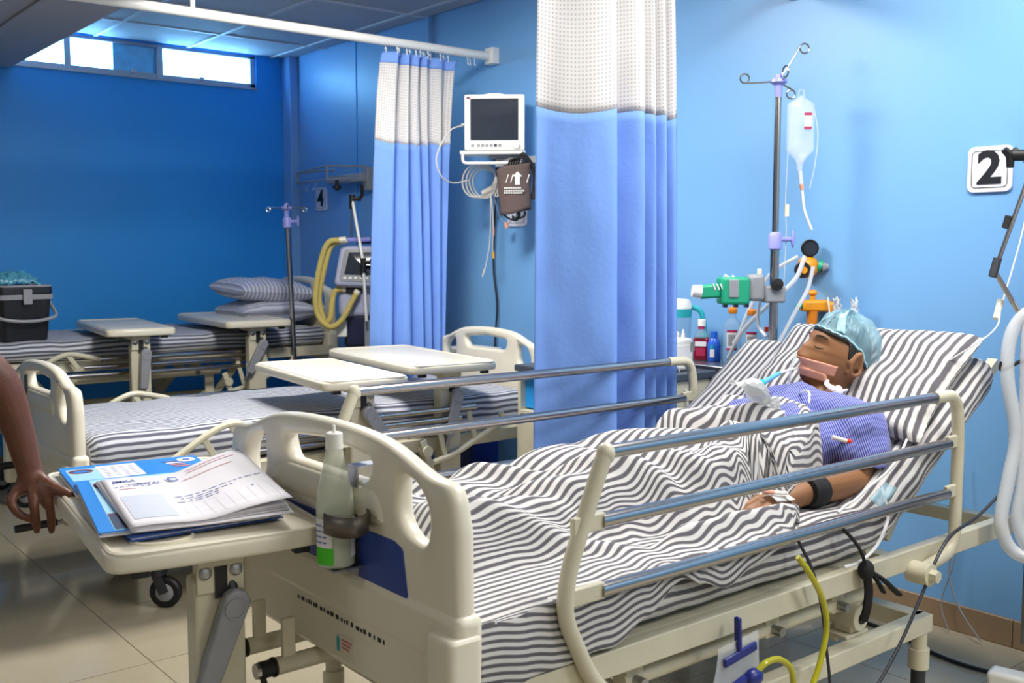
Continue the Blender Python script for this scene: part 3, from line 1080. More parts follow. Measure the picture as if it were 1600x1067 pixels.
# pile of white forms, the upper one curling up at the right
def form(label, ox, oy, z, rz, w, h, curl, printed):
    t = thing('paper_form', label, 'paper', (ox, oy, z), rz, 'white hospital forms')
    t.scale = (.79, 1.02, 1)
    def zf(x, y):
        return curl * smooth(.45 * w, w, x) * (.55 + .45 * smooth(0, h, y)) + .002 * sin(x * 30) * curl / .05
    def patch(x0, x1, y0, y1, dz, nx=2, ny=2):
        m = MB()
        m.grid(lambda u, v: (x0 + (x1 - x0) * u, y0 + (y1 - y0) * v, zf(x0 + (x1 - x0) * u, y0 + (y1 - y0) * v) + dz), nx, ny)
        return m
    patch(0, w, 0, h, 0, 24, 10).build('sheet', 'paper', t, solid=.0012)
    if printed:
        patch(.02, .125, .05, .25, .0012, 8, 4).build('tinted_box', 'tint', t)
        cx, cy = .185, h - .06
        s = MB(); s.grid(lambda u, v: (cx + .022 * v * cos(2 * pi * u), cy + .027 * v * sin(2 * pi * u), zf(cx, cy) + .0016), 20, 1)
        s.build('round_seal', 'tint', t)
        s = MB(); s.grid(lambda u, v: (cx + (.011 + .007 * v) * cos(2 * pi * u), cy + (.014 + .008 * v) * sin(2 * pi * u), zf(cx, cy) + .0021), 20, 1)
        s.build('seal_ring', 'inkblue', t)
        for txt, sz, px, py in (('JMKA', .026, .055, h - .048), ('HOSPITAL', .022, .098, h - .082)):
            vs, fs = text_geo(txt, sz, .0002, .0004)
            m = MB().at((px, py, zf(px, py) + .0018), (0, 0, 0), (1, 1.1, 1))
            m.add(vs, fs).build('letterhead', 'inkblue', t)
        for nm, mm, rows in (('red_lines', 'inkred', ((.03, .075, h - .125), (.225, .34, h - .03), (.225, .36, h - .05), (.20, .34, h - .10))),
                             ('blue_writing', 'inkblue', ((.15, .36, .205), (.16, .30, .185), (.18, .26, .17), (.145, .25, .155), (.02, .12, h - .1)))):
            m = MB()
            for a, b, yy in rows:
                x = a
                while x < b:
                    l = random.uniform(.006, .022) if nm == 'blue_writing' else (b - a)
                    m.grid(lambda u, v: (x + l * u, yy + .0035 * v, zf(x + l * u, yy) + .0016), 6, 1)
                    x += l + .006
            m.build(nm, mm, t)['kind'] = 'stuff'
        g = MB()
        for k in range(9):
            x = .15 + k * .028
            g.grid(lambda u, v: (x + .0008 * u, .03 + .11 * v, zf(x, .03 + .11 * v) + .0014), 1, 6)
        for k in range(4):
            g.grid(lambda u, v: (.15 + .224 * u, .03 + .036 * k + .001 * v, zf(.15 + .224 * u, .05) + .0014), 12, 1)
        g.build('printed_grid', 'tint', t)
        d = MB(); d.ball((.335, .14, zf(.335, .14) + .001), (.003, .004, .001), 8, 5)
        d.build('ink_dot', 'inkblue', t)
    return t
for k in range(4):
    form(['white form lowest in the pile of papers on the front table', 'white form second from the bottom of the paper pile', 'white form third from the bottom of the paper pile', 'white form just under the top sheet of the paper pile'][k],
         .645 - .001 * k, 1.918 + .003 * k, ZT + .0212 + .0020 * k, -.175 + .006 * (k % 3) - (.05 if k == 0 else 0), .385, .44, .006 + .004 * k, False)
form('top white hospital form with blue letterhead and seal, its right edge curling up', .642, 1.922, ZT + .0295, -.19, .39, .44, .045, True)

# ================================================================== SPRAY BOTTLE in a steel clip on the near foot board
cl_ = thing('bottle_clip', 'bent steel clip hooked over the blue foot board holding the clear bottle', 'holder', (1.0, 1.72, 0))
MB().bar((.036, .06, .92), (.036, .06, .70), .036, .004, (1, 0, 0)).build('back_strap', 'steel', cl_)
MB().bar((.034, .06, .923), (.085, .06, .923), .036, .004).build('top_hook', 'steel', cl_)
band = [(.035, .01, .83), (.02, -.02, .828), (-.01, -.032, .826), (-.03, -.018, .824), (-.041, .01, .824), (-.042, .04, .824)]
m = MB()
bp_ = crom(band, 6)
m.grid(lambda u, v: (bp_[int(u * (len(bp_) - 1))].x, bp_[int(u * (len(bp_) - 1))].y, bp_[int(u * (len(bp_) - 1))].z - .02 + .04 * v), len(bp_) - 1, 1)
m.build('band', 'dullsteel', cl_, solid=.003)
MB().box(-.03, .036, .025, .095, .726, .730).build('foot_plate', 'steel', cl_)
bt = thing('bottle', 'clear plastic bottle of pale green hand rub clipped to the near foot board', 'bottle', (.995, 1.782, .731))
M['clearp'] = mat('clear_bottle_plastic', (228, 232, 216), .2, var=.02, Alpha=.55)
M['liquid'] = mat('pale_green_liquid', (158, 176, 128), .1, var=.04, Alpha=.9)
MB().lathe([(0, 0), (.034, 0), (.0375, .004), (.0375, .125), (.034, .150), (.024, .192), (.0175, .225), (.016, .236), (0, .236)], 32).build('body', 'clearp', bt)
MB().lathe([(0, .003), (.033, .003), (.0358, .006), (.0358, .108), (0, .108)], 32).build('liquid', 'liquid', bt)
MB().lathe([(0, .232), (.0175, .232), (.0165, .262), (.014, .264), (0, .264)], 24).lathe([(0, .264), (.004, .264), (.003, .278), (0, .278)], 10).build('cap', 'white', bt)
def wrap(r, a0, a1, z0, z1, name, mm, par):
    m = MB(); m.grid(lambda u, v: (r * cos(a0 + (a1 - a0) * u), r * sin(a0 + (a1 - a0) * u), z0 + (z1 - z0) * v), 10, 1)
    return m.build(name, mm, par)
M['lime'] = mat('lime_green_label', (70, 190, 30), .5, var=.05)
lb_ = wrap(.0382, pi * .92, pi * 1.28, .042, .098, 'paper_label', 'paper', bt)
m = MB()
for r in range(4):
    for k in range(3):
        a = pi * .97 + k * .28
        m.at((.0386 * cos(a), .0386 * sin(a), .052 + r * .011), (0, 0, a)).box(-.0003, .0003, -.004, .004, -.0015, .0015)
m.build('label_print', 'inkblue', lb_)
wrap(.0383, pi * .92, pi * 1.30, .008, .042, 'green_label', 'lime', bt)
wrap(.0382, pi * 1.62, pi * 1.86, .02, .098, 'side_label', 'paper', bt)

# steel clip without a bottle on the middle foot board
c2 = thing('bottle_clip', 'dark empty steel clip around the foot board of the middle bed', 'holder', (1.06, 4.33, 0))
MB().box(-.032, -.027, -.13, .0, .775, .812).build('band', 'charcoal', c2, bevel=.001)
MB().box(-.034, -.024, -.135, -.125, .70, .88).build('back_strap', 'charcoal', c2, bevel=.001)

# ================================================================== FAR BED: pillows, bucket, bag
def pillow(name, label, cx, cy, cz, L, Wd, H, rot, matn, group, seed, period_axis=0, p=2.6):
    mb = MB().at((cx, cy, cz), rot)
    nu, nv = 36, 30
    for side in (1, -1):
        def fn(u, v):
            x = (u - .5) * 2; y = (v - .5) * 2
            e = max(0., (1 - abs(x) ** p)) * max(0., (1 - abs(y) ** p))
            h = H * .5 * e ** .42
            k = 1 - .07 * (1 - abs(x) ** 2) * abs(y) ** 3
            k2 = 1 - .07 * (1 - abs(y) ** 2) * abs(x) ** 3
            w_ = noise.noise(Vector((x * 2.2 + seed, y * 2.2, side))) * .016 * e ** .5 + noise.noise(Vector((x * 5 + seed, y * 7, side * 3))) * .007 * e ** .3
            fr_ = .002 * sin(x * 40 + seed) * abs(y) ** 12 + .002 * sin(y * 36) * abs(x) ** 12
            return (x * L / 2 * k2, y * Wd / 2 * k, side * (h + w_) + fr_ + .001 * side)
        mb.grid(fn, nu, nv, lambda u, v: ((u - .5) * L if period_axis else (v - .5) * Wd, u))
    o = mb.build(name, matn, angle=60)
    return tag(o, label, 'pillow', group)
pillow('pillow', 'upper striped pillow of the pile on the raised far bed', 2.86, 5.98, 1.10, .52, .46, .15, (.05, .06, .05), 'pillow2', 'striped pillows', 3, 1)
pillow('pillow', 'lower striped pillow of the pile on the raised far bed', 2.88, 5.98, .975, .50, .50, .15, (0, 0, -.04), 'pillow2', 'striped pillows', 11, 0)

M['bin'] = mat('black_bucket_plastic', (26, 27, 34), .38, var=.12)
M['pgrey'] = mat('pale_grey_plastic', (150, 150, 158), .45, var=.04)
bx = thing('bucket', 'black square bucket with pale grey rim and handle on the raised far bed', 'bucket', (1.40, 5.80, .888), .10)
def taper(x0, x1, y0, y1, z0, z1, k, r=.03):
    a = rpoly([(x0, y0), (x1, y0), (x1, y1), (x0, y1)], r)
    b = [(cx_ * k, cy_ * k) for cx_, cy_ in a]
    n_ = len(a)
    return [(p[0], p[1], z0) for p in b] + [(p[0], p[1], z1) for p in a], [tuple(range(n_ - 1, -1, -1)), tuple(range(n_, 2 * n_))] + [(i, (i + 1) % n_, n_ + (i + 1) % n_, n_ + i) for i in range(n_)]
v, f_ = taper(-.128, .128, -.125, .125, 0, .21, .86)
MB().add(v, f_).build('body', 'bin', bx)
v, f_ = taper(-.138, .138, -.135, .135, .21, .235, .985)
MB().add(v, f_).build('rim_band', 'pgrey', bx)
v, f_ = taper(-.134, .134, -.131, .131, .235, .275, 1.0)
MB().add(v, f_).build('lid', 'bin', bx, bevel=.006)
MB().tube([(a, b, .277) for a, b in rpoly([(-.13, -.127), (.13, -.127), (.13, .127), (-.13, .127)], .04)], .006, 6, closed=True).build('lid_edge', 'pgrey', bx)
MB().box(-.022, .022, -.147, -.134, .185, .262).build('clasp', 'pgrey', bx, bevel=.003)
h_ = fillet([(.142, 0, .225), (.155, -.03, .18), (.150, -.135, .118), (.05, -.155, .10), (-.05, -.155, .10), (-.15, -.135, .118), (-.155, -.03, .18), (-.142, 0, .225)], .04)
MB().tube(h_, .0085, 8).build('handle', 'pgrey', bx)
M['bag'] = clear_mat('blue_tinted_bag', (90, 170, 200), .75, .18)
m = MB()
m.grid(lambda u, v: ((u - .5) * .24 * (1.0 - .1 * sin(v * 9)), (v - .5) * .2, .055 * max(0, sin(pi * u) * sin(pi * v)) ** .6 + .02 * noise.noise(Vector((u * 7, v * 7, 2))) + .012 * noise.noise(Vector((u * 17, v * 17, 5))) + .004), 34, 30)
o = m.build('plastic_bag', 'bag', None, solid=.0015, angle=20, loc=(1.385, 5.82, 1.174))
tag(o, 'crumpled blue plastic bag lying on the black bucket lid', 'bag')

# ================================================================== CURTAINS
def curtain(label, loc, path_top, path_bot, z_top, z_seam, z_bot, head_band, ring_z, hooks, flare=1.0, seed=0):
    t = thing('curtain', label, 'curtain', (0, 0, 0), 0, 'blue and white ward curtains')
    A = crom([(a, b, 0) for a, b in path_top], 7)
    B = crom([(a, b, 0) for a, b in path_bot], 7)
    n_ = len(A) - 1
    L = [0]
    for i in range(n_):
        L.append(L[-1] + (B[i + 1] - B[i]).length)
    def pt(u, z):
        i = min(int(round(u * n_)), n_)
        k = smooth(z_top, z_top - .7, z) if z_top - z < .7 else 1.0
        k = max(0, min(1, (z_top - z) / (z_top - z_bot))) ** .5
        p = A[i] * (1 - k) + B[i] * k
        wv = .006 * noise.noise(Vector((u * 9, z * 1.7, seed))) + .003 * noise.noise(Vector((u * 22, z * 6, seed + 4)))
        sagz = .012 * sin(u * 31 + seed) * (1 if abs(z - z_seam) < .3 else .3)
        return (p.x + wv, p.y + wv * 1.2, z), sagz
    def panel(name, za, zb, mm, nz, sag_a=0, sag_b=0):
        m = MB()
        def fn(u, v):
            z = za + (zb - za) * v
            p, s_ = pt(u, z)
            return (p[0], p[1], z + s_ * (sag_a * (1 - v) + sag_b * v))
        m.grid(fn, n_, nz, lambda u, v: (L[min(int(round(u * n_)), n_)], za + (zb - za) * v))
        return m.build(name, mm, t, solid=.002, angle=70)
    zt = z_top
    if head_band:
        panel('heading_band', z_top, z_top - .055, 'curt', 4, .0, .6)
        zt = z_top - .055
        panel('net_panel', zt, z_seam, 'net', 16, .6, .9)
    else:
        panel('heading_band', z_top, z_top - .055, 'curt', 4)
        panel('net_panel', z_top - .055, z_seam, 'net', 16, 0, .9)
    panel('cloth_panel', z_seam, z_bot, 'curt', 44, .9, .3)
    hem = MB()
    for k in range(hooks):
        i = int((k + .3) / hooks * n_)
        p = A[i]
        z = z_top
        h = MB().tube([(p.x, p.y, z - .012), (p.x, p.y - .006, z + .008), (p.x, p.y, ring_z - .006), (p.x, p.y + .006, z + .012)], .0022, 6)
        h.build('curtain_hook', 'white', t)
    return t

def folds(xs, y, amp, jitter, seed, tilt=0.0):
    rnd = random.Random(seed)
    out = []
    for i, x in enumerate(xs):
        out.append((x + rnd.uniform(-jitter, jitter), y + (amp if i % 2 else -amp) * rnd.uniform(.7, 1.2) + tilt * i))
    return out

# track of the far bay with its bend towards the window wall
TZ = 2.375
tr = thing('curtain_track', 'white curtain rail crossing above the middle bed and bending round the far bed', 'rail')
pth = fillet([(3.47, 4.46, TZ), (1.08, 4.46, TZ), (1.08, 6.80, TZ)], .32, 10)
m = MB(); m.tube(pth, .0225, 12)
m.build('rail', 'white', tr)
MB().box(3.45, 3.499, 4.425, 4.495, TZ - .04, TZ + .045).build('wall_bracket', 'white', tr, bevel=.004)
MB().tube([(1.83, 4.46, TZ + .02), (1.83, 4.46, ZC - .28)], .007, 8).tube([(1.83, 4.46, ZC - .28), (1.83, 4.46, ZC)], .007, 8).tube([(1.83, 4.46, TZ + .02), (1.83, 4.46, TZ + .08)], .011, 10).build('ceiling_hanger', 'white', tr)
for x in (3.31, 3.325, 3.355):
    MB().tube([(x, 4.46, TZ - .02), (x, 4.455, TZ - .045), (x + .004, 4.455, TZ - .062), (x, 4.46, TZ - .05)], .0022, 6).build('spare_hook', 'white', tr)
top = [(2.80, 4.47), (2.835, 4.44), (2.87, 4.425), (2.885, 4.46), (2.90, 4.485), (2.915, 4.45), (2.935, 4.43), (2.945, 4.47), (2.955, 4.485), (2.975, 4.44), (2.995, 4.43), (3.00, 4.47), (3.012, 4.485),
       (3.03, 4.44), (3.045, 4.435), (3.05, 4.475), (3.07, 4.48), (3.10, 4.45), (3.145, 4.445), (3.165, 4.47), (3.19, 4.465), (3.235, 4.445)]
bot = [(2.70, 4.49), (2.735, 4.45), (2.78, 4.41), (2.80, 4.43), (2.795, 4.49), (2.825, 4.47), (2.87, 4.405), (2.905, 4.40), (2.915, 4.45), (2.905, 4.50), (2.945, 4.45), (2.985, 4.40), (2.995, 4.45),
       (2.99, 4.50), (3.02, 4.44), (3.045, 4.41), (3.05, 4.46), (3.06, 4.49), (3.075, 4.42), (3.095, 4.415), (3.10, 4.45), (3.125, 4.43)]
curtain('gathered blue curtain with white net top beside the wall monitor', None, top, bot, 2.325, 1.885, .42, True, TZ - .02, 17, seed=2)

tr2 = thing('curtain_track', 'white curtain rail above the patient bed, carrying the larger near curtain', 'rail')
m = MB(); m.tube(fillet([(3.47, 2.56, TZ), (.55, 2.56, TZ), (.55, 1.2, TZ)], .3, 10), .0225, 12)
m.build('rail', 'white', tr2)
MB().box(3.45, 3.499, 2.525, 2.595, TZ - .04, TZ + .045).build('wall_bracket', 'white', tr2, bevel=.004)
MB().tube([(1.6, 2.56, TZ + .02), (1.6, 2.56, ZC)], .007, 8).build('ceiling_hanger', 'white', tr2)
P2 = [(2.195, 2.60), (2.24, 2.585), (2.29, 2.54), (2.35, 2.475), (2.405, 2.435), (2.428, 2.45), (2.405, 2.53), (2.41, 2.60), (2.45, 2.595), (2.495, 2.53), (2.545, 2.455), (2.572, 2.455),
      (2.556, 2.54), (2.562, 2.595), (2.585, 2.585), (2.615, 2.50), (2.637, 2.462), (2.652, 2.49), (2.642, 2.57), (2.662, 2.575), (2.688, 2.48), (2.706, 2.475), (2.706, 2.55), (2.728, 2.565), (2.752, 2.48), (2.785, 2.495)]
P2t = [(x * .90 + .236, (y - 2.56) * .8 + 2.56) for x, y in P2]
curtain('large near curtain beside the patient bed, blue cloth under white net', None, P2t, P2, 2.325, 1.80, .38, True, TZ - .02, 14, seed=8)

# ================================================================== THE PATIENT
def capsules(chains, balls=(), n=16):
    m = MB()
    for pts, rad in chains:
        P = crom(pts, 5); k = len(pts)
        Rr = []
        for i in range(len(P)):
            t = i / 5; j = min(int(t), k - 2); f = t - j
            Rr.append(rad[j] * (1 - f) + rad[j + 1] * f)
        m.tube(P, Rr, n)
        m.ball(tuple(P[0]), Rr[0], n, 8)
        m.ball(tuple(P[-1]), Rr[-1], n, 8)
    for c, r in balls:
        m.ball(c, r, n, 10)
    return m

def fuse(mb, voxel, smooth_it=4, fac=.5, extra=None):
    """join overlapping volumes into one continuous skin"""
    me = mb.mesh('volume')
    o = bpy.data.objects.new('volume', me)
    COL.objects.link(o)
    r = o.modifiers.new('r', 'REMESH'); r.mode = 'VOXEL'; r.voxel_size = voxel; r.use_smooth_shade = True
    s_ = o.modifiers.new('s', 'SMOOTH'); s_.iterations = smooth_it; s_.factor = fac
    bpy.context.view_layer.update()
    out = bpy.data.meshes.new_from_object(o.evaluated_get(bpy.context.evaluated_depsgraph_get()))
    bpy.data.objects.remove(o)
    for p in out.polygons:
        p.use_smooth = True
    return out

def g2(a, b, sa, sb):
    return exp(-(a / sa) ** 2 - (b / sb) ** 2)

JAW = [1.0]
def head_point(az, el, puff=0.0):
    """az 0 = face forward, el up; returns (right, forward, up)"""
    dr, df, du = cos(el) * sin(az), cos(el) * cos(az), sin(el)
    r, f, u = dr * .076, df * .097, du * .116
    if u < 0:
        k = smooth(-.005, -.11, u)
        r *= 1 - .24 * k
        if f < 0:
            f *= 1 - .42 * smooth(-.02, -.1, u)
        else:
            f += .020 * k * (1 - abs(dr)) ** .5 - .004
    if f > 0 and puff == 0:
        fr_ = smooth(.0, .05, f)
        a = abs(r)
        f -= .010 * smooth(.02, .075, a) * fr_ * (1 if u < .05 else .4)
        f += fr_ * (.0045 * g2(a - .026, u - .034, .022, .010)                       # brow
                    - .013 * g2(a - .031, u - .016, .017, .012)                      # eye socket
                    + .0085 * g2(a - .031, u - .013, .0125, .0075)                   # closed lid
                    + .005 * g2(a - .043, u + .025, .020, .018)                      # cheek bone
                    - .003 * g2(r, u + .045, .02, .006)
                    + .0085 * g2(r, u + .054, .021, .006) + .0075 * g2(r, u + .069, .018, .007)   # lips
                    - .005 * g2(r, u + .0615, .022, .0022)
                    - .004 * g2(r, u + .081, .018, .006)
                    + .007 * g2(r, u + .100, .018, .012))                            # chin
        nz = 0
        if -.045 < u < .035:
            nz = .029 * smooth(.034, -.022, u) * (1 - smooth(-.028, -.044, u))
        f += fr_ * nz * exp(-(r / (.0095 + .006 * smooth(.02, -.03, u))) ** 2)
        f += fr_ * .010 * g2(a - .014, u + .030, .006, .008)                          # nostril wings
    if u < -.03 and JAW[0] > 1:
        d = -.03 - u
        u = -.03 - d * JAW[0]
        if f > 0:
            f -= d * .22
    return r, f, u

def head_mb(mb, Mx):
    nu, nv = 96, 84
    vs = []
    for j in range(1, nv):
        el = -pi / 2 + pi * j / nv
        for i in range(nu):
            vs.append(head_point(2 * pi * i / nu, el))
    vs.append(head_point(0, -pi / 2)); vs.append(head_point(0, pi / 2))
    fs = []
    for j in range(nv - 2):
        for i in range(nu):
            a = j * nu
            fs.append((a + i, a + (i + 1) % nu, a + nu + (i + 1) % nu, a + nu + i))
    fs += [((i + 1) % nu, i, len(vs) - 2) for i in range(nu)]
    a = (nv - 2) * nu
    fs += [(a + i, a + (i + 1) % nu, len(vs) - 1) for i in range(nu)]
    mb.T = Mx
    mb.add(vs, fs)
    for s in (1, -1):                                   # ears
        def ear(t, k):
            return (s * (.0745 + .010 * k), -.014 - .006 * k + .017 * sin(t) * (1 - .25 * cos(t)), -.004 + .031 * cos(t))
        ring = [ear(2 * pi * i / 20, .9 if i < 14 else .4) for i in range(20)]
        mb.tube(ring, [.0052] * 10 + [.006] * 10, 8, closed=True)
        mb.ball((s * .073, -.013, -.004), (.006, .014, .026), 10, 8)
        mb.ball((s * .078, -.005, -.032), (.006, .008, .010), 10, 8)
        mb.ball((s * .076, .003, -.004), (.006, .006, .009), 8, 6)
    mb.T = Matrix.Identity(4)

def head_matrix(c, fwd, up):
    f = Vector(fwd).normalized()
    u = Vector(up); u = (u - f * u.dot(f)).normalized()
    r = f.cross(u)
    return Matrix(((r.x, f.x, u.x, c[0]), (r.y, f.y, u.y, c[1]), (r.z, f.z, u.z, c[2]), (0, 0, 0, 1)))

def hand_chains(w, d, up, side, L=.175, curl=.35, spread=1.0, thumb=None, curls=None):
    """palm and five fingers. w wrist, d direction of the hand, up = back of the hand, side = towards the thumb"""
    w = Vector(w); d = Vector(d).normalized(); up = Vector(up); up = (up - d * up.dot(d)).normalized()
    s = d.cross(up)
    if s.dot(Vector(side)) < 0:
        s = -s
    ch = []
    k = L / .185
    for i, (off, ln) in enumerate(((.030, .070), (.011, .079), (-.009, .073), (-.028, .058))):
        cu_ = (curls[i] if curls else curl)
        kn = w + d * (.088 - .006 * abs(i - 1.2)) * k + s * off * k + up * .004
        ch.append(([w + s * off * .45 * k, (w + kn) / 2 + s * off * .15 * k, kn], [.017 * k, .0155 * k, .0115 * k]))
        p = kn; a = cu_ * .7
        pts = [kn - d * .01]; rr = [.0105 * k]
        for seg, f in enumerate((.46, .30, .24)):
            dd = d * cos(a) - up * sin(a) + s * off * 2.6 * spread * .3
            p = p + dd.normalized() * ln * f * k
            pts.append(p); rr.append((.0092, .0084, .007)[seg] * k)
            a += cu_
        ch.append((pts, rr))
    t0 = w + d * .022 * k + s * .022 * k
    if thumb:
        pts = [t0] + [Vector(p) for p in thumb]
    else:
        pts = [t0, t0 + d * .032 * k + s * .022 * k - up * .004, t0 + d * .062 * k + s * .030 * k - up * .012, t0 + d * .085 * k + s * .028 * k - up * .02]
    ch.append((pts, [.015 * k, .0125 * k, .0105 * k, .008 * k][:len(pts)]))
    return ch

M['skin'] = mat('brown_skin', (140, 96, 62), .5, var=.16, nscale=18, bump=.03, bscale=90, Subsurface_Weight=.08)
M['skin2'] = mat('dark_brown_skin', (104, 62, 44), .45, var=.2, nscale=22, bump=.2, bscale=140, Subsurface_Weight=.06)
M['hair'] = mat('black_hair', (16, 14, 15), .5, var=.4, nscale=120, bump=.6, bscale=220)
M['cap'] = clear_mat('pale_blue_cap_film', (150, 194, 212), .34, .5)
M['capw'] = mat('pale_blue_cap_edge', (160, 208, 222), .6, var=.1)
M['lips'] = mat('dark_lips', (112, 62, 52), .5, var=.1)
M['tape'] = mat('skin_coloured_tape', (222, 158, 134), .6, var=.06, nscale=40)
M['gauze'] = mat('white_gauze', (232, 226, 222), .85, var=.05, bump=.4, bscale=250)
M['tubec'] = clear_mat('clear_tubing', (232, 236, 238), .6, .15)
M['teal'] = mat('teal_plastic', (40, 168, 178), .4, var=.05)
M['skyb'] = mat('sky_blue_plastic', (96, 170, 214), .4, var=.05)
M['strap'] = mat('black_strap_cloth', (20, 20, 23), .8, var=.3, bump=.4, bscale=200)

JAW[0] = 1.32
HC = (2.685, 1.785, 1.035)
HM = head_matrix(HC, (-.87, .37, .31), (.26, -.20, .94)) @ Matrix.Diagonal((1.05, 1.05, 1.07, 1))
person = thing('person', 'patient lying in the front bed with a blue cap, taped mouth tube and striped gown', 'person', (2.2, NY, .69))
inv = Matrix.Translation((-2.2, -NY, -.69))
bm_ = capsules([
    ([(2.02, 1.86, .755), (2.22, 1.85, .765), (2.42, 1.83, .815), (2.56, 1.81, .865)], [.082, .080, .092, .078]),
    ([(2.02, 1.93, .745), (2.22, 1.91, .76), (2.42, 1.90, .82)], [.075, .072, .082]),
    ([(2.02, 1.80, .742), (2.22, 1.79, .755), (2.42, 1.755, .82)], [.068, .066, .08]),
    ([(2.58, 1.81, .868), (2.635, 1.80, .905), (2.665, 1.795, .945), (2.69, 1.79, .99)], [.068, .058, .055, .06]),
    ([(2.575, 1.645, .855), (2.585, 1.815, .868), (2.59, 1.97, .855)], [.060, .068, .060]),
    ([(2.575, 1.635, .852), (2.548, 1.605, .785), (2.51, 1.590, .718)], [.056, .048, .042]),
    ([(2.51, 1.590, .718), (2.37, 1.594, .722), (2.275, 1.60, .716), (2.205, 1.604, .708)], [.044, .043, .034, .027]),
    ([(2.59, 1.98, .85), (2.42, 2.03, .77), (2.3, 2.03, .725)], [.055, .042, .036]),
    ([(2.3, 2.03, .725), (2.1, 2.01, .715), (1.98, 2.0, .715)], [.036, .03, .028]),
    ([(2.02, 1.79, .745), (1.84, 1.83, .735), (1.68, 1.835, .725), (1.50, 1.83, .722), (1.33, 1.84, .712)], [.075, .054, .042, .040, .030]),
    ([(2.02, 1.92, .745), (1.84, 1.95, .738), (1.68, 1.965, .728), (1.50, 1.98, .722), (1.33, 1.99, .712)], [.075, .054, .042, .040, .030]),
    ([(1.34, 1.84, .708), (1.30, 1.84, .725), (1.265, 1.85, .750)], [.030, .028, .017]),
    ([(1.34, 1.99, .708), (1.30, 1.985, .725), (1.265, 1.98, .750)], [.030, .028, .017]),
] + hand_chains((2.205, 1.604, .708), (-1, .06, -.04), (-.05, -.25, 1), (0, 1, 0), .185, .28))
head_mb(bm_, HM)
me = fuse(bm_, .0042, 2, .4)
me.materials.append(M['skin'])
me.transform(inv)
link('body', me, person)

def hpt(r, f, u):
    return inv @ (HM @ Vector((r, f, u)))

def on_face(r, u, lift=.002):
    """surface point of the face above (r, u), found along the forward axis"""
    best = None
    az = math.asin(max(-1, min(1, r / .078))); el = math.asin(max(-1, min(1, u / .118)))
    for _ in range(60):
        p = head_point(az, el)
        az = max(-1.25, min(1.25, az + (r - p[0]) * 5)); el = max(-1.2, min(1.3, el + (u - p[2]) * 4))
    p = head_point(az, el)
    return hpt(p[0], p[1] + lift, p[2])

def face_patch(name, mm, r0, r1, u0, u1, lift=.003, nu=10, nv=4, skew=0., thick=.0012, parent=None):
    m = MB()
    m.grid(lambda a, b: on_face(r0 + (r1 - r0) * a, u0 + (u1 - u0) * b + skew * a, lift), nu, nv)
    return m.build(name, mm, parent or person, solid=thick, angle=80)

# left side of the face (the visible one) lies at negative r
LS = -1
for s in (1, -1):
    MB().tube([on_face(s * (.017 + .007 * i), .036 + .004 * sin(i / 4 * pi), .001) for i in range(5)], [.0022, .0034, .0036, .003, .0016], 8, flat=.6).build('eyebrow', 'hair', person)
    MB().tube([on_face(s * (.020 + .006 * i), .0085 - .003 * sin(i / 4 * pi), .0006) for i in range(5)], [.0008, .0014, .0016, .0014, .0008], 6).build('eyelashes', 'hair', person)
m = MB(); m.grid(lambda a, b: on_face(-.020 + .040 * a, -.058 - .032 * b * sin(pi * (a * .9 + .05)) ** .6, .0012), 12, 6)
m.build('lips', 'lips', person, solid=.001, angle=80)
# hair below the cap
hm = MB()
def cap_line(f):
    return lerp_tab([(-.12, -.07), (-.05, .008), (-.02, .036), (.04, .056), (.11, .066)], f)
def shell(k, lo, wr, seed, a0=0, a1=2 * pi):
    def fn(a, v):
        az = a0 + (a1 - a0) * a
        # start elevation on the cap line
        e0 = .3
        for _ in range(14):
            p = head_point(az, e0, 1)
            e0 += (cap_line(p[1]) + lo - p[2]) * 5
        el = e0 + (pi / 2 - e0) * v
        p = Vector(head_point(az, el, 1))
        w_ = wr * (noise.noise(Vector((az * 2.6, v * 3, seed))) + .6 * noise.noise(Vector((az * 9, v * 4, seed + 2))) + .35 * noise.noise(Vector((sin(az) * 14, cos(az) * 14, v * 5)))) * smooth(0, .2, v)
        bulge = k * (.42 + .58 * smooth(0, .35, v))
        back = .018 * smooth(.03, -.09, p.y) * smooth(0, .3, v) * (1 if wr > .003 else 0)
        q = p * (1 + bulge) + p.normalized() * (w_ + back)
        return hpt(q.x, q.y, q.z)
    return fn
hm.grid(shell(.012, -.012, .001, 1), 60, 16)
hm.build('hair', 'hair', person, solid=.003, angle=80)
sb = MB(); sb.grid(lambda a, v: hpt(*[c * 1.012 for c in head_point(-(1.35 + .12 * v + .5 * a), .42 - .46 * v - .16 * a, 1)]), 6, 6)
sb.build('sideburn', 'hair', person, solid=.002, angle=80)
c = MB(); c.grid(shell(.085, 0, .013, 5), 120, 40)
cap = c.build('surgical_cap', 'cap', person, solid=.0008, angle=28)
f0 = shell(.05, 0, .003, 5)
MB().tube([f0(i / 60, .0) + Vector((0, 0, .0016 * sin(i * 2.1))) for i in range(60)], .0035, 6, closed=True).build('elastic_edge', 'capw', cap)
f1 = shell(.100, 0, .013, 5)                           # gathered band of the film over the crown
bd = MB()
bd.grid(lambda u, v: tuple(f1(.845 + .05 * (u - .5) + .05 * v, .02 + .74 * v) + (HM.to_3x3() @ Vector((0, 0, .004 * sin(pi * u))))), 6, 18)
bd.build('gathered_band', 'capw', cap, solid=.002, angle=80)
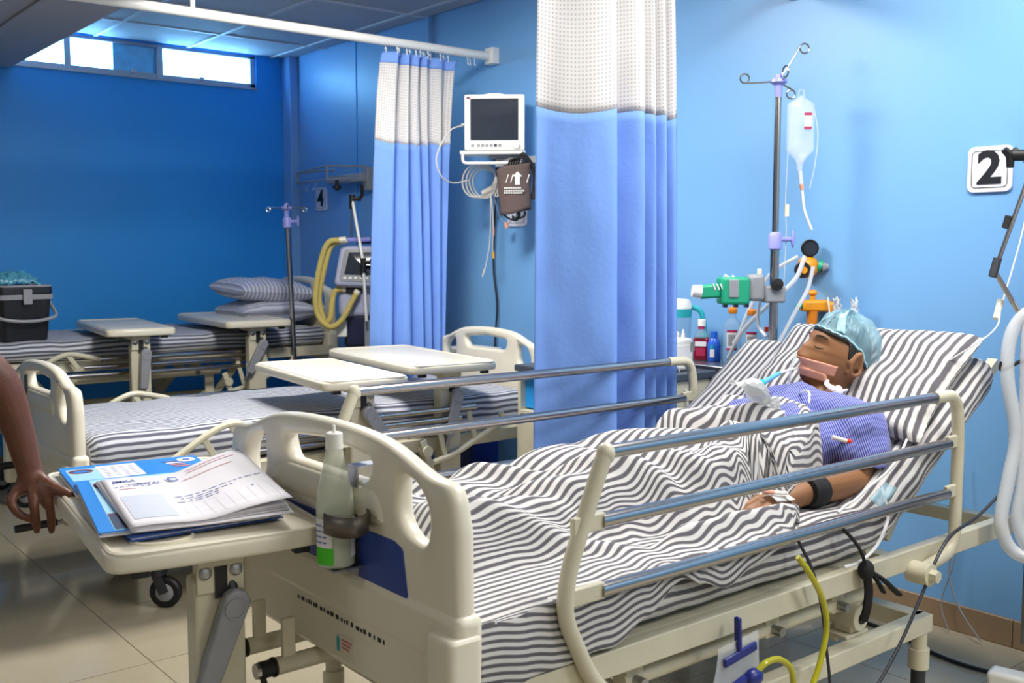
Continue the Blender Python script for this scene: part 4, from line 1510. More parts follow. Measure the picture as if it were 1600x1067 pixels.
# tape strips over the upper lip and cheek, tube fixed at the mouth, tie behind the jaw
face_patch('mouth_tape', 'tape', .020, -.070, -.036, -.064, .0050, 16, 5, .010)
face_patch('mouth_tape', 'tape', .018, -.052, -.056, -.078, .0066, 14, 5, .0)
tube0 = hpt(-.004, .112, -.068)
tubeend = inv @ Vector((2.33, 1.80, .972))
tpath = crom([hpt(-.002, .085, -.068), tube0, (tube0 + tubeend) / 2 + Vector((0, 0, .008)), tubeend], 6)
MB().tube(tpath, .0042, 10).build('breathing_tube', 'tubec', person)
k0 = tpath[int(len(tpath) * .62)]
MB().tube([k0, tubeend], [.006, .0085], 12).build('tube_connector', 'skyb', person)
MB().tube([tubeend + (k0 - tubeend) * .25, tubeend + (k0 - tubeend) * -.08], .0115, 14).build('tube_collar', 'teal', person)
b = MB()
dv = (tubeend - k0).normalized()
P0 = tubeend + dv * .012
b.at(tuple(P0), (0, 1.0, .3)).lathe([(0, -.02), (.012, -.018), (.03, -.006), (.032, .004), (.026, .012), (.013, .02), (0, .022)], 20)
b.build('filter_housing', 'tubec', person)
M['film'] = clear_mat('crinkled_clear_film', (236, 240, 242), .62, .2)
b = MB()
b.grid(lambda u, v: tuple(P0 + Vector((-.055 + .10 * u + .012 * noise.noise(Vector((u * 5, v * 5, 1))), .045 - .10 * v, .02 - .075 * u * u + .022 * noise.noise(Vector((u * 4, v * 4, 7)))))), 20, 20)
b.build('filter_bag', 'film', person, solid=.001, angle=15)
b = MB()
b.tube(crom([on_face(-.050, -.070, .004), hpt(-.074, .045, -.080), hpt(-.092, .022, -.088)], 5), [.006, .007, .006, .006, .007, .008, .009, .010, .011, .011, .011], 8, flat=.5)
b.build('neck_tie', 'gauze', person)
b = MB()
kc = hpt(-.096, .018, -.090)
b.ball(tuple(kc), (.016, .014, .020), 12, 8)
for dx, dz in ((-.012, -.055), (.012, -.05)):
    b.tube([kc, kc + Vector((dx * .5, -.006, dz * .5)), kc + Vector((dx, .0, dz))], [.009, .010, .007], 8, flat=.5)
b.tube([kc, kc + Vector((.022, -.012, .006)), kc + Vector((.02, -.004, -.018)), kc], .007, 8, flat=.6)
b.build('tie_knot', 'gauze', person)
MB().tube(crom([hpt(-.01, .128, -.028), hpt(-.012, .128, -.075), hpt(-.022, .11, -.14), inv @ Vector((2.47, 1.73, .955)), inv @ Vector((2.45, 1.71, .925))], 8), .0036, 8).build('feeding_tube', 'tubec', person)
# gown
gm = capsules([
    ([(2.20, 1.855, .760), (2.30, 1.845, .780), (2.42, 1.83, .820), (2.565, 1.81, .872)], [.075, .082, .098, .088]),
    ([(2.22, 1.91, .755), (2.30, 1.905, .775), (2.42, 1.90, .830)], [.072, .078, .090]),
    ([(2.22, 1.78, .755), (2.30, 1.77, .775), (2.42, 1.745, .830)], [.072, .078, .090]),
    ([(2.58, 1.645, .86), (2.59, 1.815, .876), (2.595, 1.975, .86)], [.070, .076, .070]),
    ([(2.578, 1.635, .856), (2.56, 1.608, .795), (2.538, 1.595, .755), (2.528, 1.588, .735)], [.072, .072, .068, .064]),
    ([(2.59, 1.98, .85), (2.48, 2.01, .79)], [.068, .058]),
    ([(2.57, 1.67, .84), (2.45, 1.70, .80)], [.066, .062]),
    ([(2.56, 1.63, .84), (2.52, 1.62, .80)], [.072, .060]),
])
gme = fuse(gm, .007, 3)
bmg = bmesh.new(); bmg.from_mesh(gme)
kill = []
nb = Vector((2.64, 1.80, .955))
e1 = Vector((2.52, 1.585, .735)); ed = Vector((-.25, -.15, -.95)).normalized()
for v in bmg.verts:
    n_ = noise.noise(v.co * 14) * .009 + noise.noise(v.co * 33 + Vector((3, 1, 2))) * .005
    v.co += v.normal * n_
    if (v.co - nb).length < .074 or (v.co - e1).dot(ed) > -.012 and v.co.y < 1.72 and v.co.x < 2.62 and v.co.z < .80:
        kill.append(v)
bmesh.ops.delete(bmg, geom=kill, context='VERTS')
bmg.to_mesh(gme); bmg.free()
gme.transform(inv)
gme.materials.append(M['gown'])
link('gown', gme, person, solid=.003)
# syringe cap tucked on the chest, wrist strap, dressing on the hand
M['red'] = mat('red_plastic', (222, 58, 34), .4, var=.04)
sx = inv @ Vector((2.475, 1.605, .83))
MB().tube([sx + Vector((-.035, .022, .012)), sx], .0062, 10).build('line_cap', 'white', person)
MB().tube([sx, sx + Vector((.022, -.014, -.008))], .0082, 10).build('line_cap_end', 'red', person)
ws = inv @ Vector((2.305, 1.598, .718))
MB().at(tuple(ws), (0, pi / 2 + .05, 0)).lathe([(.036, -.032), (.045, -.030), (.048, -.01), (.049, .012), (.046, .032), (.038, .034)], 26, sx=.95).build('wrist_strap', 'strap', person)
MB().tube([ws + Vector((-.01, .03, .03)), ws + Vector((-.035, .055, .03)), ws + Vector((-.06, .07, .0))], [.018, .016, .012], 8, flat=.4).build('strap_tail', 'strap', person)
hw = inv @ Vector((2.15, 1.602, .73))
m = MB(); m.grid(lambda u, v: tuple(hw + Vector((-.02 + .045 * u, .022 - .05 * v, .003 - .012 * (2 * v - 1) ** 2 - .006 * u))), 8, 8)
m.build('cannula_dressing', 'film', person, solid=.002)
MB().tube([hw + Vector((-.01, -.01, .010)), hw + Vector((.03, -.022, .004))], .005, 8).build('cannula_hub', 'gauze', person)
MB().tube([hw + Vector((-.01, -.01, .010)), hw + Vector((-.035, .005, .014))], .0055, 8).build('cannula_wing', 'tape', person)
m = MB(); m.grid(lambda u, v: tuple(hw + Vector((.022 + .022 * u, -.036 + .03 * v, -.012 + .012 * v))), 4, 4)
m.build('tape_strip', 'gauze', person, solid=.002)

# pillow under the head
pillow('pillow', 'large grey striped pillow under the head of the patient', 2.79, 1.80, .962, .44, .66, .135, (0, -radians(38), 0), 'pillow', 'striped pillows', 21, 0, 3.4)

# ================================================================== THE BLANKET
def mtop(x):
    if x < 2.40:
        return .676 + .018 * smooth(2.34, 2.40, x)
    return .694 + max(0, x - 2.45) * .662
def body_h(x):
    return lerp_tab([(1.08, .695), (1.16, .73), (1.25, .81), (1.34, .795), (1.5, .79), (1.62, .80), (1.78, .835), (1.93, .845), (2.1, .862), (2.2, .868), (2.32, .886), (2.45, .916), (2.55, .96)], x)
def crease(x, y, ax, ay, bx, by, w, depth):
    d = Vector((bx - ax, by - ay)); L = d.length; d /= L
    t = (x - ax) * d.x + (y - ay) * d.y
    s_ = -(x - ax) * d.y + (y - ay) * d.x
    e = smooth(-.06, .05, t) * (1 - smooth(L - .05, L + .06, t))
    return depth * e * (exp(-(s_ / w) ** 2) - .6 * exp(-((s_ - 1.9 * w) / (1.3 * w)) ** 2))
def cover(x, y):
    m0 = mtop(x) + .006
    c_ = 1.915 - .075 * smooth(1.7, 2.2, x)
    d = abs(y - c_)
    hb = body_h(x) - m0
    wd = lerp_tab([(1.1, .26), (1.3, .28), (1.8, .30), (2.1, .29), (2.3, .285), (2.5, .27)], x)
    wd += .02 * smooth(1.9, 2.2, x)
    if y > c_:
        wd *= 1 - .20 * smooth(1.8, 2.15, x)
    p = 1 - smooth(.42 + .14 * smooth(1.9, 2.2, x), 1.0, d / wd)
    h = hb * p
    if x < 2.0:                                         # valley between the legs
        h -= .035 * hb / .15 * exp(-(d / .055) ** 2) * smooth(1.95, 1.7, x) * smooth(1.1, 1.3, x)
    n_ = (.0125) * noise.noise(Vector((x * 2.6 + y * 1.4, y * 5.2 - x * 1.1, 4))) + (.0028) * noise.noise(Vector((x * 7 + y * 5, y * 10 - x * 4, 9))) + .0015 * noise.noise(Vector((x * 19, y * 24, 2)))
    h += n_ * (1.0 if x > 1.2 else .6)
    # long diagonal folds
    h += crease(x, y, 1.22, 2.12, 1.62, 1.72, .030, -.020) + crease(x, y, 1.50, 2.10, 1.88, 1.66, .030, .030) + crease(x, y, 1.30, 1.80, 1.62, 1.60, .028, .022)
    h += crease(x, y, 1.86, 2.02, 2.16, 1.62, .034, -.024) + crease(x, y, 2.10, 2.0, 2.30, 1.72, .030, -.052) + crease(x, y, 1.72, 1.56, 2.16, 1.53, .030, .050)
    h += crease(x, y, 1.78, 1.90, 2.02, 1.64, .022, .020) + crease(x, y, 2.24, 1.98, 2.42, 1.82, .024, .016) + crease(x, y, 2.05, 1.72, 2.30, 1.80, .02, .02)
    h *= 1 - exp(-((x - 2.085) / .115) ** 4 - ((y - 1.60) / .052) ** 4)
    return max(m0, m0 + h)
hem_z = [(1.08, .545), (1.25, .552), (1.40, .562), (1.52, .60), (1.62, .652), (1.68, .632), (1.76, .604), (1.86, .632), (1.95, .655), (2.04, .672), (2.3, .68)]
def hem_x(y):
    return lerp_tab([(1.60, 2.33), (1.66, 2.40), (1.72, 2.455), (1.8, 2.475), (1.9, 2.465), (2.0, 2.44), (2.15, 2.41), (2.35, 2.39)], y)
def near_y(x):
    return lerp_tab([(1.95, 1.452), (2.05, 1.475), (2.13, 1.53), (2.24, 1.62), (2.45, 1.655), (2.6, 1.67)], x)
NU, NV = 150, 150
rows = []
for i in range(NU + 1):
    u = i / NU
    col_ = []
    for j in range(NV + 1):
        v = j / NV
        # far edge hangs a little, near edge hangs to the hem
        x = 1.085 + (2.46 - 1.085) * u
        for _ in range(3):
            yn = near_y(x)
            W_ = 2.352 - yn
            Hn = max(0.0, mtop(x) - lerp_tab(hem_z, x)) if x < 2.05 else max(.004, (cover(x, yn) - mtop(x)) * smooth(2.05, 2.16, x))
            Hf = .05
            w = v * (W_ + Hn + Hf)
            y = 2.352 - max(0, min(W_, w - Hf))
            x = 1.085 + (hem_x(y) - 1.085) * u
        if w < Hf:
            z = cover(x, 2.352) - (Hf - w); yy = 2.356
        elif w > Hf + W_:
            d = w - Hf - W_
            z = cover(x, yn) - d
            yy = yn - .012 - .010 * sin(min(1, d / .1) * pi * .5) + .011 * noise.noise(Vector((x * 7, d * 4, 3))) + .004 * noise.noise(Vector((x * 18 + d * 20, d * 12, 5)))
            z += .004 * noise.noise(Vector((x * 15, 3, 1)))
        else:
            e = min(w - Hf, Hf + W_ - w)
            yy = y - (.012 if w > Hf + W_ - .02 else 0) * 1
            z = cover(x, y) - .018 * max(0, 1 - e / .03) ** 2 * (1 if x < 2.1 else .3)
        # rolled top edge
        if u > .965:
            k = (u - .965) / .035
            z += .014 * sin(k * pi) - .012 * k
        col_.append(Vector((x, yy, z)))
    rows.append(col_)
bl = MB()
vs = []; uv = []
TOT0 = None
arcs = []
for i in range(NU + 1):
    arc = [0.0]
    for j in range(1, NV + 1):
        arc.append(arc[-1] + (rows[i][j] - rows[i][j - 1]).length)
    arcs.append(arc)
ref = arcs[24][-1]
for i in range(NU + 1):
    for j in range(NV + 1):
        p = rows[i][j]
        k = smooth(.45, .98, arcs[i][j] / arcs[i][-1]) * smooth(2.0, 1.75, p.x)
        flat_u = (2.356 - p.y) * 1.2 + .05 + 1.0 * max(0, .88 - p.z) * smooth(1.76, 1.68, p.y)
        if p.x < 2.05 and p.y < near_y(p.x) - .001:
            flat_u += max(0, cover(p.x, near_y(p.x)) - p.z) - k * (arcs[i][-1] - ref)
        q = .65 + .35 * smooth(1.78, 2.08, p.x)
        vs.append(tuple(p)); uv.append(((arcs[i][j] - k * (arcs[i][-1] - ref)) * (1 - q) + flat_u * q, p.x))
# soften the arc lengths along the bed so that stripes stay continuous
w_ = NV + 1
for _ in range(60):
    uv2 = list(uv)
    for i in range(1, NU):
        for j in range(NV + 1):
            uv2[i * w_ + j] = ((uv[(i - 1) * w_ + j][0] + 2 * uv[i * w_ + j][0] + uv[(i + 1) * w_ + j][0]) / 4, uv[i * w_ + j][1])
    uv = uv2
fs = [(i * w_ + j, i * w_ + j + 1, (i + 1) * w_ + j + 1, (i + 1) * w_ + j) for i in range(NU) for j in range(NV)]
bl.add(vs, fs, uv)
o = bl.build('bed_sheet', 'sheet', None, solid=.005, angle=80)
tag(o, 'crumpled striped cover sheet drawn over the patient and hanging over the bed side', 'sheet')

# ================================================================== NUMBER SIGNS
M['board'] = mat('pale_sign_board', (222, 222, 232), .4, var=.02)
M['digit'] = mat('black_lettering', (14, 16, 26), .5)
def sign(num, y, z, s_, label):
    t = thing('number_sign', label, 'sign', (XW - .006, y, z), 0)
    Mx = facing((0, 0, 0), (0, -1, 0), (0, 0, 1))
    m = MB(); m.T = Mx
    vs, fs = plate([rpoly([(-s_ / 2, -s_ / 2), (s_ / 2, -s_ / 2), (s_ / 2, s_ / 2), (-s_ / 2, s_ / 2)], .026)], .01, .002)
    m.add(vs, fs).build('board', 'board', t)
    m = MB(); k = s_ / 2 - .016
    m.tube([tuple(Mx @ Vector((a, b, .0055))) for a, b in rpoly([(-k, -k), (k, -k), (k, k), (-k, k)], .016)], .0012, 5, closed=True).build('border_line', 'digit', t)
    m = MB(); m.T = Mx @ Matrix.Translation((0, 0, .0062)) @ Matrix.Diagonal((1.12, 1, 1, 1))
    vs, fs = text_geo(str(num), s_ * .98, .0012, .0045)
    m.add(vs, fs).build('digit', 'digit', t)
sign(2, 1.745, 1.622, .155, 'white wall sign with a large black 2 above the patient bed')
sign(3, 4.27, 1.552, .155, 'white wall sign with a black 3, mostly hidden behind the brown cuff')
sign(4, 6.385, 1.695, .155, 'small white wall sign with a black 4 in the far corner')

# ================================================================== WALL MONITOR on its bracket
MC = Vector((3.28, 4.19, 1.99))
ang = atan2(-.74, -.67)
mon = thing('patient_monitor', 'cream patient monitor with a dark screen on the wall bracket', 'monitor', tuple(MC), ang + pi / 2)
# local: x to the right as seen, -y out of the screen
M['screen'] = mat('dark_screen_glass', (48, 54, 66), .12, var=.25, nscale=7)
W2, H2 = .152, .138
m = MB(); m.T = Matrix(((1, 0, 0, 0), (0, 0, -1, 0), (0, 1, 0, 0), (0, 0, 0, 1)))
vs, fs = plate([rpoly([(-W2, -H2), (W2, -H2), (W2, H2), (.05, H2), (.03, H2 + .006), (-.03, H2 + .006), (-.05, H2), (-W2, H2)], .010), rpoly([(-W2 + .031, -H2 + .048), (-W2 + .031, H2 - .022), (W2 - .032, H2 - .022), (W2 - .032, -H2 + .048)], .003)], .024, .004)
m.add(vs, fs).build('front_bezel', 'white', mon)
MB().box(-W2 + .006, W2 - .006, .010, .105, -H2 + .006, H2 - .006).build('housing', 'white', mon, bevel=.012)
MB().box(-W2 + .028, W2 - .029, -.004, .006, -H2 + .045, H2 - .019).build('screen', 'screen', mon)
for k in range(7):
    x = -W2 + .034 + (k + (.35 if k else 0)) * .0215
    MB().box(x, x + .016, -.015, -.010, -H2 + .016, -H2 + .030).build('button', 'charcoal' if k == 5 else 'grey', mon, bevel=.002)
MB().at((W2 - .042, -.0125, -H2 + .022), (pi / 2, 0, 0)).lathe([(.019, -.002), (.018, .012), (.015, .015), (0, .015)], 22).build('dial', 'white', mon)
MB().box(-W2 + .012, -W2 + .028, -.0145, -.011, H2 - .022, H2 - .012).build('marking', 'crest', mon)
MB().tube([(-W2 + .002, .03, -.005), (-W2 - .018, .02, -.008)], .006, 8).build('cable_plug', 'cream', mon)
br = thing('monitor_bracket', 'white tray with a tube handle on a swing arm below the patient monitor', 'bracket', tuple(MC + Vector((0, 0, -H2 - .004))), ang + pi / 2)
MB().box(-W2 - .022, W2 + .004, -.03, .11, -.018, -.001).build('tray', 'white', br, bevel=.003)
MB().tube(fillet([(-W2 - .008, -.02, -.014), (-W2 - .008, -.025, -.062), (W2 - .006, -.025, -.062), (W2 - .006, -.02, -.014)], .022), .0075, 10).build('handle', 'white', br)
MB().box(-.03, .10, .01, .10, -.032, -.018).box(.0, .06, .03, .09, -.075, -.03).build('swivel', 'grey', br, bevel=.003)
# arm to the wall in bracket space
wp = Matrix.Rotation(-(ang + pi / 2), 4, 'Z') @ (Vector((3.462, 3.83, 1.80)) - (MC + Vector((0, 0, -H2 - .004))))
MB().bar((.03, .06, -.05), tuple(wp), .05, .035).build('swing_arm', 'grey', br, bevel=.004)
MB().at(tuple(wp), (0, 0, -(ang + pi / 2))).box(-.03, .009, -.05, .05, -.07, .07).build('wall_plate', 'grey', br, bevel=.004)

# leads hanging under the monitor
M['lead'] = mat('beige_cable', (206, 200, 190), .5, var=.06)
M['yel'] = mat('yellow_connector', (226, 160, 40), .45)
M['orange'] = mat('orange_plastic', (232, 150, 20), .4, var=.04)
cb = thing('monitor_cable', 'coiled beige patient leads hanging below the wall monitor', 'cable', (3.33, 4.36, 1.70))
o_ = Vector((3.33, 4.36, 1.70))
def W_(y, z, x=3.33):
    return Vector((x, y, z)) - o_
ex = Vector((.67, -.74, 0)).normalized()      # sideways as seen from the room
def ringpts(cx, cz, ra, rb, tilt, n=30, ph=0, sweep=2 * pi):
    out = []
    for i in range(n + 1):
        a = ph + sweep * i / n
        u, w = ra * cos(a), rb * sin(a)
        out.append(ex * (cx + u * cos(tilt) - w * sin(tilt)) + Vector((0, 0, cz + u * sin(tilt) + w * cos(tilt))) + Vector((-.012 * sin(a * 1.5), -.01 * sin(a), 0)))
    return out
for k in range(4):
    MB().tube(ringpts(-.02 + .012 * k, .012 - .006 * k, .098 - .008 * k, .085 - .004 * k, .4 + .15 * k), .0042, 6).build('coil', 'lead', cb)
for k in range(3):
    MB().tube(ringpts(.105 + .006 * k, .0 + .004 * k, .030 + .006 * k, .075 - .004 * k, -.25 + .12 * k), .0032, 6).build('coil', 'lead', cb)
st = W_(4.33, 1.983, 3.19)
MB().tube(crom([st, W_(4.33, 1.945, 3.10), W_(4.33, 1.814, 3.02), W_(4.33, 1.72, 3.05), W_(4.34, 1.69, 3.13), W_(4.36, 1.71, 3.25)], 8), .004, 6).build('lead', 'lead', cb)
MB().tube([ex * .0 + Vector((0, 0, -.055)), ex * .055 + Vector((0, 0, -.03))], [.014, .016], 10).build('junction_block', 'lead', cb)
MB().tube(crom([ex * .045 + Vector((0, 0, -.04)), ex * .055 + Vector((0, 0, -.16)), ex * .06 + Vector((0, 0, -.25))], 6), .0035, 6).build('lead', 'lead', cb)
MB().tube(crom([ex * .06 + Vector((0, 0, -.25)), ex * .055 + Vector((0, 0, -.33)), ex * .058 + Vector((0, 0, -.36))], 6), .0022, 6).build('lead', 'lead', cb)
MB().tube([ex * .058 + Vector((0, 0, -.36)), ex * .06 + Vector((0, 0, -.395))], [.008, .006], 8).build('connector', 'yel', cb)
MB().tube([ex * .06 + Vector((0, 0, -.235)), ex * .06 + Vector((0, 0, -.275))], [.006, .005], 8).build('connector', 'tape', cb)
MB().tube(crom([ex * .045 + Vector((0, 0, -.05)), ex * .04 + Vector((0, 0, -.3)), ex * .01 + Vector((0, 0, -.47))], 8), .0028, 6).build('lead', 'lead', cb)
MB().tube([ex * .012 + Vector((0, 0, -.45)), ex * .0 + Vector((0, 0, -.49))], [.006, .004], 8).build('connector', 'lead', cb)
MB().tube(crom([ex * .06 + Vector((0, 0, -.06)), ex * .09 + Vector((0, 0, -.17)), ex * .13 + Vector((0, 0, -.215)), ex * .19 + Vector((0, 0, -.17))], 8), .002, 6).build('lead', 'grey', cb)
MB().tube([ex * .125 + Vector((0, 0, -.205)), ex * .132 + Vector((0, 0, -.235))], [.010, .013], 8).build('connector', 'tape', cb)
MB().tube([ex * .11 + Vector((0, 0, -.065)), ex * .115 + Vector((0, 0, -.035))], [.006, .009], 8).build('connector', 'yel', cb)
MB().tube([ex * .155 + Vector((0, 0, -.10)), ex * .160 + Vector((0, 0, -.165))], [.006, .008], 8).build('connector', 'lead', cb)
pc = MB().tube(crom([(3.40, 4.36, 1.86), (3.46, 4.40, 1.76), (3.475, 4.44, 1.5), (3.475, 4.45, 1.25), (3.475, 4.42, 1.05), (3.475, 4.44, .8), (3.475, 4.43, .3)], 8), .0055, 8).build('power_cable', 'black')
tag(pc, 'black power cable running straight down the blue wall from the monitor', 'cable')
# blood pressure cuff with its black hose
M['cuff'] = mat('brown_cuff_cloth', (92, 76, 72), .8, var=.15, bump=.4, bscale=160)
cf = thing('pressure_cuff', 'rolled brown blood pressure cuff with white print and black hose', 'cuff', (3.31, 4.06, 1.652), ang + pi / 2)
vs, fs = [], []
m = MB()
m.grid(lambda u, v: ((.082 * (cos(2 * pi * u)) * (1 - .1 * v)) + .012 * v - .01, .036 * sin(2 * pi * u), .115 - .23 * v + .012 * noise.noise(Vector((u * 5, v * 4, 2))) + .016 * cos(2 * pi * u)), 36, 14)
m.build('cuff_roll', 'cuff', cf, solid=.006)
m = MB(); m.ball((-.008, 0, 0), (.070, .030, .11), 16, 10)
m.build('inner_roll', 'cuff', cf)
def cuffmark(poly):
    return [(x, -.0385 - .004 * (1 - (x / .08) ** 2) , z) for x, z in poly]
m = MB()
ar = [(.0, .02), (.0, .06), (-.012, .06), (.012, .085), (.036, .06), (.024, .06), (.024, .02)]
n = len(ar)
m.add(cuffmark(ar) + [(p[0], p[1] + .003, p[2]) for p in cuffmark(ar)], [tuple(range(n))] + [(i, (i + 1) % n, n + (i + 1) % n, n + i) for i in range(n)])
m.build('printed_arrow', 'white', cf)
m = MB()
for r, (a, b, c) in enumerate(((-.055, -.035, .0), (-.028, .03, .0), (-.055, .045, -.014), (-.055, .035, -.024))):
    x = a
    while x < b:
        m.box(x, x + .006, -.0435, -.0395, c, c + .007); x += .0085
for q in (-.045, -.022, .058):
    m.bar((q, -.041, .03), (q + .012, -.041, .07), .003, .004)
m.build('printed_text', 'white', cf)['kind'] = 'stuff'
m = MB()
for k in range(5):
    m.tube(crom([(-.04 + .012 * k, .01, .10), (-.02 + .012 * k, -.01 + .006 * k, .145 + .006 * k), (.05, .0, .150 + .005 * k), (.088 + .006 * k, .01, .08), (.088 + .008 * k, .01, .0), (.075 + .004 * k, .012, -.05)], 6), .0055, 7)
m.tube(crom([(.08, .0, .12), (.125, .0, .06), (.13, .0, -.02), (.112, .0, -.085)], 6), .0055, 7)
m.tube(crom([(-.08, .0, -.04), (-.07, .0, -.11), (-.02, .0, -.15), (.04, .0, -.135), (.05, .0, -.11)], 6), .005, 7)
m.build('hose', 'black', cf)

# ================================================================== FAR CORNER: wall shelf with hooks, IV pole, ventilator
rk = thing('wall_shelf', 'grey wall bracket shelf with small hooks in the far corner', 'shelf', (3.49, 5.73, 1.80))
MB().box(-.045, .009, -.035, .035, -.075, .07).build('wall_plate', 'grey', rk, bevel=.004)
MB().box(-.09, -.02, -.02, .40, -.02, .03).build('support_beam', 'grey', rk, bevel=.004)
fp = MB()
for a, b in (((-.03, .0, .075), (-.19, .22, .085)), ((-.19, .22, .085), (-.10, .80, .075)), ((-.10, .80, .075), (-.03, .4, .075)), ((-.19, .22, .0), (-.10, .80, .005)), ((-.19, .22, .085), (-.19, .22, .0)), ((-.10, .80, .075), (-.10, .80, .005)), ((-.19, .22, .0), (-.05, .05, .0))):
    fp.tube([a, b], .007, 8)
fp.build('tube_frame', 'grey', rk)
for k in range(3):
    y = .42 + .14 * k
    x = -.19 + (y - .22) / .58 * .09
    MB().tube([(x, y, 0), (x, y, -.03)] + [(x - .012 + .014 * cos(a), y + .018 * sin(a), -.045 + .016 * cos(a)) for a in (0, .9, 1.8, 2.7, 3.6, 4.4)], .0028, 6).build('hook', 'steel', rk)
MB().at((-.13, .20, -.035)).lathe([(.012, .03), (.012, 0), (.028, -.008), (.03, -.022), (.012, -.03), (.012, -.038), (0, -.038)], 16).build('clamp_knob', 'black', rk)

def iv_pole(name, label, x, y, z0, z1, rods, r=.0125, lower=None, lean=(0, 0), clamp=None, group=None, knob=True):
    t = thing(name, label, 'iv pole', (x, y, z0), 0, group)
    h = z1 - z0
    top = Vector((lean[0], lean[1], h))
    zc = (clamp or z0 + h * .75) - z0
    mid = top * (zc / h)
    MB().tube([(0, 0, 0), tuple(mid)], r * 1.35, 14).build('outer_tube', 'chrome', t)
    MB().tube([tuple(mid), tuple(top)], r, 14).build('inner_tube', 'chrome', t)
    c = MB().at(tuple(mid)).lathe([(r * 1.5, -.045), (.025, -.04), (.025, .01), (.021, .018), (r * 1.1, .022)], 18).build('clamp_collar', 'lilac', t)
    if knob:
        k = MB().tube([tuple(mid + Vector((.012, -.012, -.005))), tuple(mid + Vector((.042, -.042, -.005)))], .009, 10)
        k.at(tuple(mid + Vector((.046, -.046, -.004))), (0, 0, -pi / 4)).ball((0, 0, 0), (.007, .013, .034), 12, 8)
        k.build('clamp_knob', 'lilac', c)
    MB().at(tuple(top)).lathe([(.014, -.055), (.015, -.012), (.032, -.002), (.030, .010), (.015, .014), (.013, .028), (0, .030)], 20).build('hook_hub', 'lilac', t)
    for pts in rods:
        MB().tube([tuple(top + Vector(p)) for p in pts], .0034, 8).build('hook_rod', 'chrome', t)
    if lower:
        lower(t)
    return t
def rod(direction, L, rise, loop=.018, flip=1):
    d = Vector((direction[0], direction[1], 0)).normalized()
    e = d * L + Vector((0, 0, rise))
    pts = [Vector((0, 0, .004)), e * .5, e]
    n_ = e.normalized()
    up = Vector((0, 0, 1)) - n_ * n_.z
    up.normalize(); up *= flip
    c = e + up * loop
    for k in range(1, 12):
        a = -pi / 2 + k * .52
        pts.append(c + n_ * (loop * cos(a)) + up * (loop * sin(a)))
    return [tuple(p) for p in pts]
R_ = Vector((.777, -.629, 0))
iv_pole('iv_pole', 'chrome drip pole with lilac clamp beside the raised far bed', 2.835, 5.53, .66, 1.59, [rod(-R_, .105, .004, .012, -1), rod(R_, .105, .004, .012, -1), rod((-.3, -.8), .06, .02, .012, -1)], .011, lean=(-.03, .01), clamp=1.52, group='chrome drip poles')

# ventilator between the far bed and the curtain
M['vshell'] = mat('lavender_grey_shell', (176, 180, 206), .4, var=.04)
M['vdark'] = mat('ventilator_dark_blue', (26, 32, 66), .4, var=.1)
M['hose'] = mat('yellowed_corrugated_hose', (214, 194, 110), .45, var=.08, bump=1.0, bscale=420)
vt = thing('ventilator', 'ventilator with tilted screen and yellow hoses between far bed and curtain', 'ventilator', (3.07, 5.12, 0), atan2(-.80, -.60) + pi / 2)
Mt = Matrix.Translation((0, -.05, 1.262)) @ Matrix.Rotation(-.25, 4, 'X') @ Matrix(((1, 0, 0, 0), (0, 0, -1, 0), (0, 1, 0, 0), (0, 0, 0, 1)))
def vplate(loops, th, bev, z, name, mm, par):
    m = MB(); m.T = Mt @ Matrix.Translation((0, 0, z))
    a_, b_ = plate(loops, th, bev)
    m.add(a_, b_)
    return m.build(name, mm, par)
sh_ = [(-.165, -.115), (.125, -.125), (.185, -.03), (.185, .115), (-.13, .115)]
scr = vplate([rpoly(sh_, .03)], .09, .02, -.03, 'screen_shell', 'vshell', vt)
vplate([rpoly([(-.135, -.095), (.085, -.10), (.11, .09), (-.105, .09)], .02)], .006, .002, .017, 'screen_bezel', 'grey', scr)
vplate([rpoly([(-.105, -.055), (.045, -.06), (.065, .072), (-.08, .072)], .006)], .004, .001, .021, 'screen_glass', 'screen', scr)
for k in range(5):
    vplate([rect(-.11 + .03 * k, -.092 + .03 * k, -.082, -.070)], .004, .001, .021, 'key', 'white', scr)
MB().box(-.05, .20, .02, .20, 1.385, 1.425).build('top_handle', 'vdark', vt, bevel=.012)
MB().box(-.15, .19, -.02, .24, .97, 1.17).build('gas_module', 'vshell', vt, bevel=.03, seg=3)
MB().box(-.12, .18, .0, .22, .80, .98).build('pedestal', 'vdark', vt, bevel=.015)
MB().box(-.16, -.10, -.04, .1, .86, .95).build('side_panel', 'white', vt, bevel=.004)
MB().box(.0, .24, -.06, .12, .70, .955).build('humidifier_box', 'grey', vt, bevel=.01)
MB().box(-.05, .13, .03, .19, .12, .80).build('column', 'grey', vt, bevel=.01)
b = MB()
for a in (pi / 4, 3 * pi / 4):
    b.bar((-.28 * cos(a) + .04, -.28 * sin(a) + .11, .1), (.28 * cos(a) + .04, .28 * sin(a) + .11, .1), .06, .04)
b.build('base', 'grey', vt, bevel=.006)
for a in (pi / 4, 3 * pi / 4, 5 * pi / 4, 7 * pi / 4):
    MB().at((.27 * cos(a) + .04, .27 * sin(a) + .11, .04), (pi / 2, 0, .2)).lathe([(.01, -.015), (.038, -.015), (.04, -.01), (.04, .01), (.038, .015), (.01, .015)], 18).build('caster', 'black', vt)
